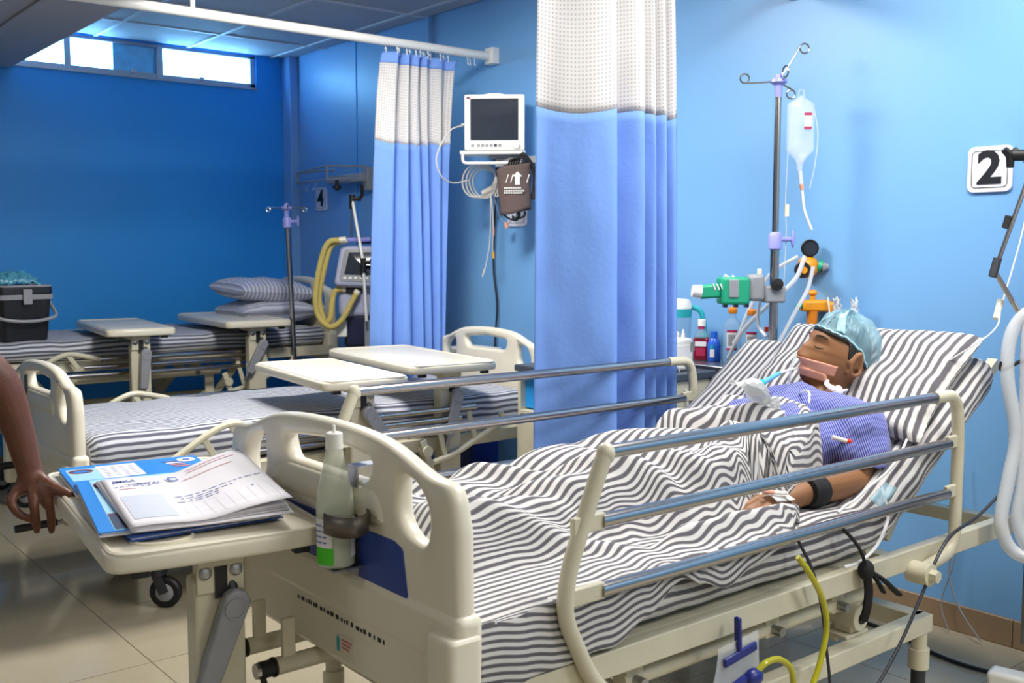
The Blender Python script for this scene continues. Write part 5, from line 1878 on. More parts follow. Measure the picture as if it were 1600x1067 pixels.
for k, pts in enumerate(([(-.115, -.07, 1.405), (-.19, -.08, 1.39), (-.235, -.08, 1.28), (-.265, -.09, 1.10), (-.25, -.09, .98), (-.185, -.09, .92), (-.12, -.09, .96), (-.065, -.08, 1.06), (-.035, -.07, 1.115)],
                         [(-.11, -.05, 1.40), (-.18, -.05, 1.37), (-.22, -.06, 1.24), (-.25, -.06, 1.08), (-.225, -.06, .955), (-.19, -.06, .965), (-.178, -.05, 1.06), (-.16, -.04, 1.12), (-.115, -.03, 1.13)])):
    P = crom(pts, 14)
    MB().tube(P, [.0155 + .0018 * (i % 2) for i in range(len(P))], 10).build('breathing_hose', 'hose', vt)
    MB().tube([P[0] - (P[2] - P[0]).normalized() * .02, P[3]], .0185, 12).build('hose_cuff', 'cream', vt)
    MB().tube([P[-4], P[-1] + (P[-1] - P[-3]).normalized() * .01], .0185, 12).build('hose_cuff', 'cream', vt)
MB().tube([(-.10, -.02, 1.405), (.03, .03, 1.41)], .014, 10).build('port_link', 'lilac', vt)
MB().tube([(-.10, -.02, 1.125), (-.02, -.04, 1.12)], .02, 10).build('port_link', 'charcoal', vt)
arm = [(-.065, .0, 1.64), (.005, -.12, 1.285), (.02, -.12, .955)]
MB().tube(arm[:2], .0085, 10).build('arm_rod', 'white', vt)
MB().tube(arm[1:], .0085, 10).build('arm_rod', 'white', vt)
MB().tube([arm[0], (-.075, .02, 1.42)], .006, 8).build('arm_rod', 'steel', vt)
for p, q in ((arm[0], (.06, -.03, .075)), (arm[1], (.085, -.03, .03))):
    P = Vector(p)
    j = MB().tube([P + Vector((0, 0, .02)), P + Vector((0, 0, -.06))], .016, 10).tube([P, P + Vector((.05, 0, -.005))], .012, 8).tube(crom([P + Vector((.035, 0, -.002)), P + Vector((.055, -.01, .015)), P + Vector(q)], 5), .010, 8)
    j.build('arm_joint', 'black', vt)

# ================================================================== BEDSIDE LOCKERS
def locker(label, x0, x1, y0, y1, z):
    t = thing('bedside_locker', label, 'cabinet', ((x0 + x1) / 2, (y0 + y1) / 2, 0), 0, 'cream bedside lockers')
    a, b = (x1 - x0) / 2, (y1 - y0) / 2
    MB().box(-a - .012, a + .012, -b - .012, b + .012, z - .028, z).build('top', 'darkgrey', t, bevel=.004)
    th = .018
    bd = MB().box(-a, a, -b, -b + th, .08, z - .028).box(-a, a, b - th, b, .08, z - .028).box(a - th, a, -b, b, .08, z - .028)
    for zz in (.08, .42, z - .215):
        bd.box(-a, a, -b + th, b - th, zz, zz + th)
    bd.build('carcass', 'paint', t, bevel=.002)
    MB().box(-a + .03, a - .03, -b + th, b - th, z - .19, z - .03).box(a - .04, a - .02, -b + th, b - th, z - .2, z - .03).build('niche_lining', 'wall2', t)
    d = MB().box(-a - .014, -a, -b + .012, b - .012, .09, z - .235).build('door', 'paint', t, bevel=.003)
    MB().tube([(-a - .014, -b + .06, .5), (-a - .034, -b + .06, .5), (-a - .034, -b + .06, .6), (-a - .014, -b + .06, .6)], .005, 8).build('handle', 'chrome', d)
    for x in (-a + .04, a - .04):
        for y in (-b + .04, b - .04):
            MB().at((x, y, .03), (pi / 2, 0, .4)).lathe([(.008, -.01), (.028, -.01), (.03, -.006), (.03, .006), (.028, .01), (.008, .01)], 14).tube([(0, .03, 0), (0, .055, 0)], .01, 8).build('caster', 'black', t)
    return t
locker('cream bedside locker with dark top half hidden behind the near curtain', 2.875, 3.13, 3.08, 3.51, .85)
locker('cream bedside locker with dark top behind the far rail of the patient bed', 2.80, 3.125, 2.625, 2.93, .885)

# steel-topped trolley along the head wall
tl = thing('trolley', 'steel topped trolley with blue sides along the head wall behind the patient', 'trolley', (3.318, 2.765, 0))
MB().box(-.155, .155, -.29, .29, .872, .897).build('top', 'steel', tl, bevel=.004)
MB().box(-.145, .15, -.28, .28, .18, .872).build('body', 'navy', tl, bevel=.004)
for k in range(4):
    d = MB().box(-.158, -.145, -.27, .27, .20 + .165 * k, .355 + .165 * k).build('drawer', 'navy', tl, bevel=.004)
    MB().box(-.172, -.158, -.10, .10, .30 + .165 * k, .32 + .165 * k).build('handle', 'white', d, bevel=.003)
MB().box(-.162, -.158, -.272, -.255, .70, .86).build('edge_strip', 'white', tl)
for x in (-.12, .12):
    for y in (-.24, .24):
        MB().at((x, y, .06), (pi / 2, 0, .2)).lathe([(.01, -.014), (.057, -.014), (.06, -.008), (.06, .008), (.057, .014), (.01, .014)], 18).tube([(0, .06, 0), (0, .13, 0)], .014, 8).build('caster', 'black', tl)
ZS = .8975
# bottles
M['clearb'] = mat('clear_saline_plastic', (214, 232, 244), .12, var=.02, Transmission_Weight=.75, IOR=1.12, Alpha=.6)
M['mag'] = mat('dark_pink_print', (176, 40, 84), .5, var=.1)
M['lblw'] = mat('white_label', (232, 230, 232), .6, var=.03)
M['amber'] = mat('amber_dropper_cap', (214, 126, 30), .3, var=.1)
M['redl'] = mat('red_antiseptic', (150, 18, 48), .15, var=.1, Transmission_Weight=.25)
M['blueb'] = mat('bright_blue_bottle', (36, 96, 208), .35, var=.06)
def saline(label, x, y, h, r, cap='amber', k=1.0):
    t = thing('bottle', label, 'bottle', (x, y, ZS), 0, 'clear bottles on the trolley')
    b = MB().lathe([(0, 0), (r * .9, 0), (r, .006), (r, h * .66), (r * .9, h * .72), (r * .45, h * .79), (r * .38, h * .80), (r * .36, h * .88), (0, h * .88)], 26, sx=1, sy=1)
    b.build('body', 'clearb', t)
    if cap == 'amber':
        MB().lathe([(0, h * .88), (r * .40, h * .88), (r * .52, h * .92), (r * .5, h * .97), (r * .28, h), (0, h)], 18).build('cap', 'amber', t)
    else:
        MB().lathe([(0, h * .88), (r * .38, h * .88), (r * .36, h), (0, h)], 14).build('cap', 'red', t)
    a0, a1 = pi * 1.02, pi * 1.38
    def w(z0, z1, nm, mm, par, rr):
        m = MB(); m.grid(lambda u, v: (rr * cos(a0 + (a1 - a0) * u), rr * sin(a0 + (a1 - a0) * u), z0 + (z1 - z0) * v), 8, 1)
        return m.build(nm, mm, par)
    l_ = w(h * .24, h * .60, 'label', 'lblw', t, r * 1.01)
    w(h * .24, h * .28, 'label_band', 'mag', l_, r * 1.02)
    w(h * .555, h * .60, 'label_band', 'mag', l_, r * 1.02)
    m = MB()
    for q in range(6):
        a = a0 + .18 + .13 * q
        m.at((r * 1.02 * cos(a), r * 1.02 * sin(a), h * .42), (0, 0, a)).box(-.0003, .0003, -.0016, .0016, -h * .1, h * .1)
    m.build('label_print', 'grey', l_)
    return t
saline('clear saline bottle with an amber cap, the left one of the two', 3.30, 2.672, .226, .037)
saline('clear saline bottle with an amber cap, right next to the drip pole', 3.305, 2.580, .222, .037)
saline('small clear bottle with a red cap half hidden by the tilted mattress', 3.30, 2.505, .155, .024, 'red')
rb = thing('bottle', 'bottle of dark red antiseptic with a white cap on the trolley', 'bottle', (3.30, 2.832, ZS), -.9)
sq = [(-.033, -.024), (.033, -.024), (.033, .024), (-.033, .024)]
MB().prism(rpoly(sq, .012), 0, .092).build('liquid', 'redl', rb, bevel=.004)
MB().lathe([(.030, .092), (.026, .108), (.013, .126), (.0125, .14), (0, .14)], 20).build('neck', 'clearb', rb)
MB().lathe([(.0145, .128), (.0145, .137)], 16).build('neck_band', 'mag', rb, solid=.001)
MB().lathe([(0, .14), (.016, .14), (.016, .166), (.013, .168), (0, .168)], 18).build('cap', 'white', rb)
MB().box(-.025, .02, -.0262, -.0245, .058, .078).build('label', 'lblw', rb)
MB().box(-.022, .015, -.0262, -.0245, .018, .052).build('label_print', 'mag', rb)
bb = thing('bottle', 'small bright blue bottle with a white label beside the red antiseptic', 'bottle', (3.30, 2.765, ZS), -.9)
MB().lathe([(0, 0), (.025, 0), (.027, .004), (.027, .066), (.022, .085), (.013, .096), (0, .096)], 20, sy=.8).build('body', 'blueb', bb)
MB().lathe([(0, .096), (.014, .096), (.0135, .122), (0, .123)], 16).build('cap', 'blueb', bb)
m = MB(); m.grid(lambda u, v: (.0272 * cos(pi * 1.3 + .7 * u), .0220 * sin(pi * 1.3 + .7 * u), .018 + .032 * v), 6, 1)
m.build('label', 'lblw', bb)
m = MB(); m.grid(lambda u, v: (.0274 * cos(pi * 1.3 + .5 * u), .0222 * sin(pi * 1.3 + .5 * u), .052 + .016 * v), 6, 1)
m.build('label_logo', 'teal', bb)
# white box with a nozzle on the locker, teal jug behind it
wbx = thing('nebulizer', 'white square nebulizer box on the locker beside the near curtain', 'device', (2.96, 2.76, .8855))
MB().box(-.10, .115, -.085, .09, 0, .125).build('case', 'white', wbx, bevel=.014, seg=3)
MB().box(-.07, .09, -.087, -.085, .03, .10).build('front_panel', 'lblw', wbx, bevel=.001)
MB().at((.085, -.055, .125)).lathe([(.008, 0), (.008, .008), (.006, .02), (.002, .034), (0, .034)], 12).build('nozzle', 'white', wbx)
MB().box(.093, .113, -.089, -.085, .075, .11).build('badge', 'grey', wbx)
MB().tube(crom([(.02, -.088, .02), (.03, -.095, -.02), (.0, -.16, -.10), (-.02, -.17, -.25)], 6), .004, 6).build('air_tube', 'tubec', wbx)
jg = thing('jug', 'clear jug with a white lid and teal handle behind the white box', 'jug', (3.32, 2.985, ZS), -.9)
MB().lathe([(0, 0), (.052, 0), (.056, .006), (.060, .19), (0, .19)], 28).build('body', 'clearb', jg)
MB().lathe([(.0565, .012), (.0575, .05)], 28).lathe([(.0600, .17), (.0615, .205)], 28).build('teal_band', 'teal', jg, solid=.002)
MB().lathe([(.062, .205), (.062, .222), (.05, .244), (0, .248)], 26).build('lid', 'white', jg)
MB().tube(fillet([(.055, 0, .215), (.10, 0, .20), (.118, 0, .12), (.108, 0, .075)], .03), .011, 10).build('handle', 'teal', jg)
for a, z, r in ((-1.6, .10, .016), (-1.2, .06, .01), (-1.0, .085, .008)):
    MB().at((.0595 * cos(a), .0595 * sin(a), z), (0, pi / 2, a)).lathe([(0, 0), (r, 0), (r, .001), (0, .0015)], 12).build('print_spot', 'lblw', jg)
bn = thing('bin', 'blue plastic bin with white lid rim behind the middle head board', 'bin', (3.33, 4.45, 0))
v, f_ = taper(-.10, .10, -.13, .13, 0, .80, .9)
MB().add(v, f_).build('body', 'navy', bn)
v, f_ = taper(-.105, .105, -.135, .135, .80, .83, .98)
MB().add(v, f_).build('rim', 'white', bn)

# ================================================================== NEAR DRIP POLE with bag, pump and tubes
def legs5(t):
    for k in range(5):
        a = 2 * pi * k / 5 + .3
        MB().tube([(0, 0, .10), (.17 * cos(a), .17 * sin(a), .075)], .011, 8).build('base_leg', 'chrome', t)
        MB().at((.165 * cos(a), .165 * sin(a), .032), (pi / 2, 0, a)).lathe([(.008, -.01), (.029, -.01), (.031, 0), (.029, .01), (.008, .01)], 14).build('caster', 'black', t)
XP, YP = 3.22, 2.415
iv_pole('iv_pole', 'tall chrome drip pole with lilac hub standing behind the patient bed', XP, YP, .0, 1.97,
        [rod(-R_, .125, -.004, .017, 1), rod((-.35, -.9), .05, .012, .02, 1), rod((.72, -.4), .085, .135, .018, -1), rod(R_, .055, -.03, .016, -1)], .0125, legs5, (.02, .015), 1.395, 'chrome drip poles')
M['fluid'] = mat('clear_bag_plastic', (236, 240, 246), .15, var=.03, Alpha=.30)
ivb = thing('drip_bag', 'clear fluid bag hanging from the tall drip pole', 'drip bag', (XP + .085, YP - .04, 1.93), atan2(-.8, -.6) + pi / 2)
m = MB()
def bagf(side):
    def fn(u, v):
        x = (u - .5) * 2
        w = .052 * (smooth(-.02, .14, v) * (1 - .72 * smooth(.80, 1.0, v)) * .96 + .04)
        return (x * w, side * .022 * (max(0, 1 - x * x)) ** .5 * sin(pi * min(1, v * .95 + .04)) ** .5, -.245 * v - .01)
    return fn
m.grid(bagf(1), 14, 24).grid(bagf(-1), 14, 24)
m.build('bag', 'fluid', ivb)
MB().tube([(-.012, 0, -.02), (-.008, 0, .012), (.008, 0, .012), (.012, 0, -.02)], .0025, 6).build('hanger_loop', 'fluid', ivb)
lb = MB().box(.008, .032, -.0245, -.0225, -.135, -.075).build('label', 'lblw', ivb)
for z in (-.135, -.084):
    MB().box(.006, .034, -.0255, -.0245, z, z + .010).build('label_band', 'mag', lb)
MB().tube([(0, 0, -.25), (0, 0, -.285)], [.016, .010], 12).build('port', 'fluid', ivb)
MB().tube([(.002, 0, -.285), (.008, 0, -.335)], .0085, 12).build('drip_chamber', 'tubec', ivb)
MB().tube([(.008, 0, -.335), (.012, 0, -.355)], .008, 10).build('roller_clamp', 'tape', ivb)
MB().tube(crom([(.012, 0, -.355), (.022, 0, -.43), (.045, 0, -.49), (.052, 0, -.505)], 6), .0055, 8).build('line_end', 'lblw', ivb)
MB().tube(crom([(.05, 0, -.06), (.066, .0, -.15), (.058, 0, -.26), (.04, 0, -.35)], 8), .002, 6).build('line', 'tubec', ivb)
MB().tube(crom([(-.045, 0, -.2), (-.05, 0, -.4), (-.045, .0, -.52), (-.05, 0, -.72)], 8), .002, 6).build('line', 'tubec', ivb)
MB().box(-.053, -.037, -.004, .004, -.455, -.41).build('line_tag', 'cream', ivb)

M['green'] = mat('green_pump_plastic', (28, 160, 122), .4, var=.05)
pm = thing('syringe_pump', 'green syringe pump with a white thumb cap clamped to the drip pole', 'pump', (XP + .005, YP, 1.205), atan2(-.80, -.60) + pi / 2)
MB().box(-.215, -.105, -.05, .04, -.058, .045).build('body', 'green', pm, bevel=.012, seg=3)
MB().bar((-.215, -.02, -.005), (-.295, -.02, -.012), .05, .052).build('syringe_arm', 'green', pm, bevel=.010)
MB().tube([(-.285, -.03, -.010), (-.318, -.03, -.006)], [.026, .022], 16).build('thumb_cap', 'lblw', pm)
MB().box(-.185, -.150, -.056, -.048, -.03, .035).build('label_plate', 'grey', pm, bevel=.002)
m = MB()
for k in range(3):
    m.bar((-.245 + .014 * k, -.047, .02), (-.235 + .014 * k, -.047, -.002), .002, .005)
m.build('writing', 'lblw', pm)
MB().tube([(-.20, -.03, .05), (-.165, -.03, .028)], .009, 10).build('syringe_barrel', 'tubec', pm)
MB().tube([(-.17, -.03, .05), (-.155, -.03, .03)], .006, 8).build('syringe_plunger', 'lblw', pm)
MB().box(-.105, -.045, -.035, .035, -.045, .055).build('clamp_body', 'grey', pm, bevel=.014, seg=3)
MB().box(-.07, -.055, -.02, .0, .05, .075).build('clamp_catch', 'cream', pm, bevel=.003)
MB().box(-.045, .035, -.03, .03, -.052, .012).build('pole_clamp', 'grey', pm, bevel=.008)
MB().at((-.002, -.03, .018), (pi / 2, 0, 0)).lathe([(0, 0), (.021, 0), (.023, .006), (.021, .018), (0, .02)], 20).build('clamp_knob', 'black', pm)
for x in (-.20, -.16, -.12):
    MB().box(x, x + .014, -.035, -.01, -.068, -.056).build('foot', 'vdark', pm)

# gas outlets on the wall: regulator, flow meter
rg = thing('gas_regulator', 'yellow suction regulator with a black gauge on the wall behind the patient', 'regulator', (XW - .05, 2.43, 1.285), atan2(-.80, -.60) + pi / 2)
MB().ball((0, 0, 0), (.042, .04, .044), 20, 14).box(-.02, .02, .0, .05, -.03, .03).build('body', 'orange', rg)
MB().at((-.035, -.045, -.012), (pi / 2, 0, -.25)).lathe([(0, -.02), (.026, -.02), (.031, -.012), (.031, .012), (.028, .016), (.014, .016), (.014, .012), (0, .012)], 24).build('control_knob', 'black', rg)
MB().at((-.035, -.062, -.012), (pi / 2, 0, -.25)).lathe([(.007, 0), (.0135, 0), (.0135, .002), (.007, .002)], 16).build('knob_ring', 'orange', rg)
g = MB().at((.003, -.01, .072), (pi / 2, 0, -.3)).lathe([(0, -.018), (.03, -.018), (.034, -.012), (.034, .014), (.030, .017), (.028, .012), (0, .012)], 26).tube([(0, -.045, 0), (0, -.03, 0)], .010, 8).build('gauge', 'black', rg)
MB().at((.003, -.0225, .072), (pi / 2, 0, -.3)).lathe([(0, 0), (.027, 0), (.027, .0008), (0, .0008)], 24).build('gauge_glass', 'screen', g)
MB().tube([(.035, -.01, .005), (.05, -.015, .0)], .024, 12).build('coupling', 'green', rg)
MB().tube([(.05, -.015, .0), (.075, -.02, .0)], [.020, .012], 12).build('outlet', 'grey', rg)
fm = thing('gas_outlet', 'orange wall gas outlet with a lever below the regulator', 'valve', (XW - .05, 2.385, 1.135), atan2(-.80, -.60) + pi / 2)
MB().box(-.06, .05, -.03, .048, -.022, .022).build('body', 'orange', fm, bevel=.010)
MB().tube([(-.02, -.01, .02), (-.02, -.01, .045)], .010, 10).ball((-.02, -.01, .05), (.018, .018, .013), 12, 8).build('button', 'orange', fm)
MB().bar((.045, -.02, .015), (.065, -.02, -.045), .03, .03).build('lever', 'orange', fm, bevel=.010)
MB().tube([(-.02, -.01, -.02), (-.02, -.01, -.085)], [.022, .018], 12).build('stem', 'amber', fm)
MB().tube([(-.06, -.01, .005), (-.082, -.01, -.006)], .011, 10).build('green_ring', 'green', fm)
# clear tubes draped from the regulator
M['tubew'] = clear_mat('milky_tubing', (222, 225, 230), .62, .2)
def hang(label, pts, r, mm='tubew', cat='tube', name='tube'):
    return tag(MB().tube(crom(pts, 8), r, 8).build(name, mm), label, cat)
hang('milky suction tube looping from the regulator down to the left past the pole', [(3.40, 2.44, 1.325), (3.36, 2.52, 1.27), (3.33, 2.56, 1.20), (3.30, 2.60, 1.10), (3.28, 2.63, 1.0), (3.26, 2.66, .92)], .008)
hang('milky tube crossing the regulator towards the pillow side', [(3.38, 2.395, 1.325), (3.33, 2.40, 1.24), (3.28, 2.46, 1.16), (3.24, 2.55, 1.06), (3.22, 2.60, .985)], .009)
hang('milky tube hanging from the green coupling behind the blue cap', [(3.37, 2.35, 1.285), (3.33, 2.345, 1.20), (3.28, 2.36, 1.12), (3.23, 2.385, 1.02), (3.20, 2.40, .96)], .008)
hang('short milky tube curving below the green pump', [(3.22, 2.475, 1.165), (3.24, 2.50, 1.12), (3.25, 2.505, 1.06), (3.24, 2.46, 1.02)], .0075)
cs = thing('catheter_sleeve', 'crumpled clear plastic sleeves sticking up behind the blue cap', 'plastic', (XW - .06, 2.245, 1.10))
for k, (dy, h) in enumerate(((.045, .085), (-.03, .08))):
    m = MB(); m.grid(lambda u, v: ((u - .5) * .02 + .01 * noise.noise(Vector((u * 4, v * 5, k))), dy + (u - .5) * .045 + .012 * noise.noise(Vector((u * 5, v * 5, k + 3))), (v - .2) * h + .02 * noise.noise(Vector((u * 3, v * 3, k + 8)))), 14, 14)
    m.build('sleeve', 'film', cs, solid=.001, angle=15)
MB().tube([(0, .07, -.02), (.0, .085, .07)], .003, 6).build('wire_end', 'lblw', cs)
MB().box(.0, .06, -.06, .09, -.06, -.02).build('holder', 'lblw', cs, bevel=.004)

# ================================================================== RIGHT EDGE: ventilator, arm, hoses and a second drip pole
v2 = thing('ventilator', 'second ventilator at the right edge with jointed hose arm and milky hoses', 'ventilator', (3.12, 1.05, 0), .2)
i2 = (Matrix.Translation((3.12, 1.05, 0)) @ Matrix.Rotation(.2, 4, 'Z')).inverted()
def V2(x, y, z):
    return i2 @ Vector((x, y, z))
MB().box(-.17, .17, -.20, .16, .95, 1.25).build('gas_module', 'vshell', v2, bevel=.03, seg=3)
MB().box(-.15, .15, -.17, .14, 1.27, 1.55).build('screen_shell', 'vshell', v2, bevel=.03, seg=3)
MB().box(-.157, -.148, -.14, .11, 1.31, 1.51).build('screen_glass', 'screen', v2)
MB().box(-.10, .10, -.10, .10, .14, .95).build('column', 'grey', v2, bevel=.02)
b = MB()
for a in (.5, 2.2):
    b.bar((-.36 * cos(a), -.36 * sin(a), .075), (.36 * cos(a), .36 * sin(a), .075), .075, .045)
b.bar((0, 0, .075), tuple(V2(3.03, 1.455, .075)), .075, .045)
b.build('base', 'white', v2, bevel=.012)
for a in (.5, 2.2, .5 + pi, 2.2 + pi):
    MB().at((.34 * cos(a), .34 * sin(a), .028), (pi / 2, 0, .2)).lathe([(.01, -.015), (.026, -.015), (.028, -.01), (.028, .01), (.026, .015), (.01, .015)], 18).build('caster', 'black', v2)
A0, A1, A2, A3 = (3.02, 1.375, 1.62), (2.965, 1.425, 1.43), (2.925, 1.436, 1.29), (2.99, 1.36, 1.12)
MB().tube([V2(*A0), V2(*A2)], .0065, 10).build('arm_rod', 'chrome', v2)
MB().tube([V2(*A2), V2(*A3)], .0075, 10).build('arm_rod', 'chrome', v2)
MB().tube([V2(*A3), V2(3.10, 1.17, 1.10)], .009, 10).build('arm_rod', 'chrome', v2)
MB().tube([V2(2.968, 1.422, 1.445), V2(2.960, 1.427, 1.412)], .011, 10).build('arm_collar', 'black', v2)
MB().tube([V2(2.935, 1.434, 1.325), V2(2.918, 1.438, 1.275)], .012, 10).build('arm_joint', 'charcoal', v2)
k = MB().tube([V2(3.0, 1.40, 1.617), V2(2.978, 1.428, 1.617)], .016, 12)
for a in (.5, 2.6, 4.7):
    k.tube([V2(2.978, 1.43, 1.617), V2(2.978 + .026 * cos(a) * .6, 1.43 - .026 * cos(a) * .6, 1.617 + .034 * sin(a))], [.013, .010], 8)
k.build('star_knob', 'black', v2)
MB().tube([V2(3.0, 1.40, 1.615), V2(3.06, 1.32, 1.60)], .021, 14).build('arm_head', 'white', v2)
H1 = [(3.0, 1.34, 1.19), (2.97, 1.375, 1.16), (2.947, 1.395, 1.098), (2.938, 1.393, .989), (2.949, 1.368, .826), (2.924, 1.372, .70), (2.901, 1.376, .573), (2.93, 1.335, .49), (3.0, 1.22, .50), (3.03, 1.15, .70), (3.06, 1.12, .96)]
P = crom([V2(*p) for p in H1], 14)
MB().tube(P, [.0185 + .0012 * (i % 2) for i in range(len(P))], 12).build('breathing_hose', 'tubew', v2)
H2_ = [(3.02, 1.32, 1.22), (2.99, 1.345, 1.20), (2.97, 1.355, 1.12), (2.965, 1.350, .90), (2.95, 1.343, .70), (2.935, 1.345, .58), (2.96, 1.30, .50), (3.04, 1.2, .54), (3.08, 1.16, .72), (3.12, 1.14, .96)]
P = crom([V2(*p) for p in H2_], 14)
MB().tube(P, [.0185 + .0012 * (i % 2) for i in range(len(P))], 12).build('breathing_hose', 'tubew', v2)
MB().tube(crom([V2(2.925, 1.405, 1.035), V2(2.928, 1.408, 1.012), V2(2.945, 1.392, 1.018), V2(2.97, 1.37, 1.035), V2(3.02, 1.32, 1.035)], 5), .0055, 7).build('hose_tie', 'black', v2)
iv_pole('iv_pole', 'chrome drip pole cut off by the right edge of the view', 3.28, 1.462, .11, 1.97, [rod(-R_, .035, .03, .012, 1), rod((.9, .3), .12, .01), rod((.1, -.9), .1, .02)], .0125, None, (0, 0), 1.33, 'chrome drip poles')
sg = thing('drip_bag', 'small pale bag hanging at the right edge above the star knob', 'drip bag', (3.265, 1.475, 1.88))
m = MB(); m.grid(lambda u, v: ((u - .5) * .06, (u - .5) * -.05 + .01 * sin(pi * u), -.16 * v), 10, 10)
m.build('bag', 'fluid', sg, solid=.012)
MB().tube(crom([(.0, .0, -.16), (-.13, -.02, -.45), (-.30, -.045, -.68), (-.36, -.05, -.76), (-.45, .05, -.86), (-.52, .12, -.95)], 8), .0026, 7).build('line', 'tubew', sg)
MB().tube([(-.30, -.040, -.675), (-.335, -.045, -.725)], [.010, .008], 10).build('line_filter', 'cream', sg)

# ================================================================== THINGS HUNG ON THE NEAR BED
ub = thing('urine_bag', 'clear urine bag with blue hanger and valve below the mattress of the patient', 'bag', (1.765, 1.412, .55))
M['bluev'] = mat('dark_blue_plastic', (26, 40, 124), .35, var=.05)
M['ytube'] = mat('yellow_urine_tube', (206, 200, 44), .2, var=.1, Transmission_Weight=.3)
m = MB()
def ubag(side):
    def fn(u, v):
        w0 = -.064 - .055 * smooth(.05, .75, v); w1 = .072 + .020 * v
        return (w0 + (w1 - w0) * u, side * .018 * sin(pi * u) ** .6 * smooth(0, .5, v) - .012 + .004 * noise.noise(Vector((u * 5, v * 5, side))), -.05 - .25 * v + .01 * u)
    return fn
m.grid(ubag(1), 14, 16).grid(ubag(-1), 14, 16)
m.build('bag', 'fluid', ub, angle=60)
m = MB().bar((.0, -.012, .005), (.002, -.014, -.078), .016, .010, (1, 0, 0)).bar((-.05, -.018, -.085), (.058, -.018, -.070), .008, .020).build('hanger', 'bluev', ub, bevel=.003)
vv = MB().at((.012, -.042, -.125)).ball((.008, 0, .0), (.026, .018, .020), 14, 10).bar((-.055, .004, -.012), (.01, .004, .004), .016, .018)
vv.tube(crom([(-.055, 0, -.014), (-.065, 0, -.03), (-.045, 0, -.045), (.02, 0, -.035)], 6), .008, 8)
vv.build('valve', 'bluev', ub)
ty = [(.03, -.045, -.112), (.055, -.05, -.098), (.10, -.05, -.103), (.15, -.045, -.14), (.17, -.04, -.20), (.18, -.04, -.26), (.22, -.038, -.255), (.245, -.035, -.215), (.285, -.03, -.16), (.315, -.024, -.09), (.30, -.022, -.02), (.25, -.022, .05), (.215, -.010, .098)]
MB().tube(crom(ty, 8), .0072, 10).build('drain_tube', 'ytube', ub)
tie = thing('strap', 'black cloth strap knotted round the frame of the patient bed', 'strap', (2.28, 1.425, .55))
kn = MB().ball((0, -.012, .005), (.022, .02, .026), 14, 10)
kn.build('knot', 'strap', tie)
MB().tube(crom([(-.075, .02, .125), (-.05, -.005, .09), (-.02, -.012, .05), (0, -.014, .0)], 6), .009, 8, flat=.5).build('upper_band', 'strap', tie)
MB().tube(crom([(0, -.016, -.01), (.005, -.018, -.05), (.0, -.018, -.09), (-.002, -.010, -.125)], 6), .011, 8, flat=.45).build('tail', 'strap', tie)
MB().tube(crom([(.01, -.02, .0), (.05, -.03, -.025), (.09, -.032, -.055), (.12, -.03, -.075)], 6), [.012] * 12 + [.014] * 7, 8, flat=.5).build('tail', 'strap', tie)
MB().tube(crom([(.01, -.02, .0), (.03, -.03, -.03), (.05, -.03, -.055)], 6), .011, 8, flat=.5).build('tail', 'strap', tie)
hang('grey sensor wire hanging beside the yellow drain tube', [(2.02, 1.43, .672), (2.05, 1.41, .60), (2.085, 1.405, .50), (2.10, 1.40, .40), (2.12, 1.40, .30), (2.16, 1.42, .15)], .004, 'charcoal', 'wire', 'wire')
hang('dark cable drooping from the head end of the frame to the floor side', [(2.96, 1.40, .66), (2.80, 1.395, .61), (2.66, 1.392, .585), (2.58, 1.388, .54), (2.50, 1.386, .45), (2.42, 1.386, .36), (2.33, 1.386, .28), (2.22, 1.39, .20)], .0045, 'charcoal', 'cable', 'cable')
hang('white thin tube lying over the mattress edge near the black strap', [(2.48, 1.50, .725), (2.45, 1.46, .665), (2.40, 1.435, .64), (2.34, 1.425, .60), (2.27, 1.425, .575), (2.21, 1.43, .572)], .0042, 'lblw', 'tube', 'tube')
hang('thin grey cable pair hanging in front of the blue wall at right', [(3.47, 1.80, .62), (3.46, 1.795, .40), (3.455, 1.815, .22), (3.45, 1.77, .10), (3.43, 1.68, .012)], .003, 'grey', 'cable', 'cable')
hang('thin grey cable beside the other one ending on the skirting tile', [(3.47, 1.80, .62), (3.465, 1.79, .38), (3.46, 1.805, .24), (3.455, 1.84, .10), (3.44, 1.80, .01)], .0025, 'grey', 'cable', 'cable')
hang('black mains cable lying on the floor along the skirting', [(3.30, 2.10, .008), (3.28, 1.90, .008), (3.22, 1.75, .008), (3.20, 1.60, .008), (3.24, 1.40, .008)], .007, 'black', 'cable', 'cable')
pad = MB()
pad.grid(lambda u, v: (2.40 + .075 * u, 1.485 - .035 * v, .702 + .035 * u - .012 * v + .008 * noise.noise(Vector((u * 4, v * 4, 3)))), 10, 8)
tag(pad.build('cloth_pad', 'cap', None, solid=.004), 'folded pale blue pad on the mattress beside the elbow', 'pad')
hang('white sensor lead lying in loops on the mattress beside the elbow', [(2.66, 1.52, .86), (2.57, 1.50, .80), (2.50, 1.49, .765), (2.42, 1.50, .728), (2.36, 1.50, .705), (2.30, 1.49, .70), (2.24, 1.47, .695)], .0035, 'lblw', 'wire', 'wire')

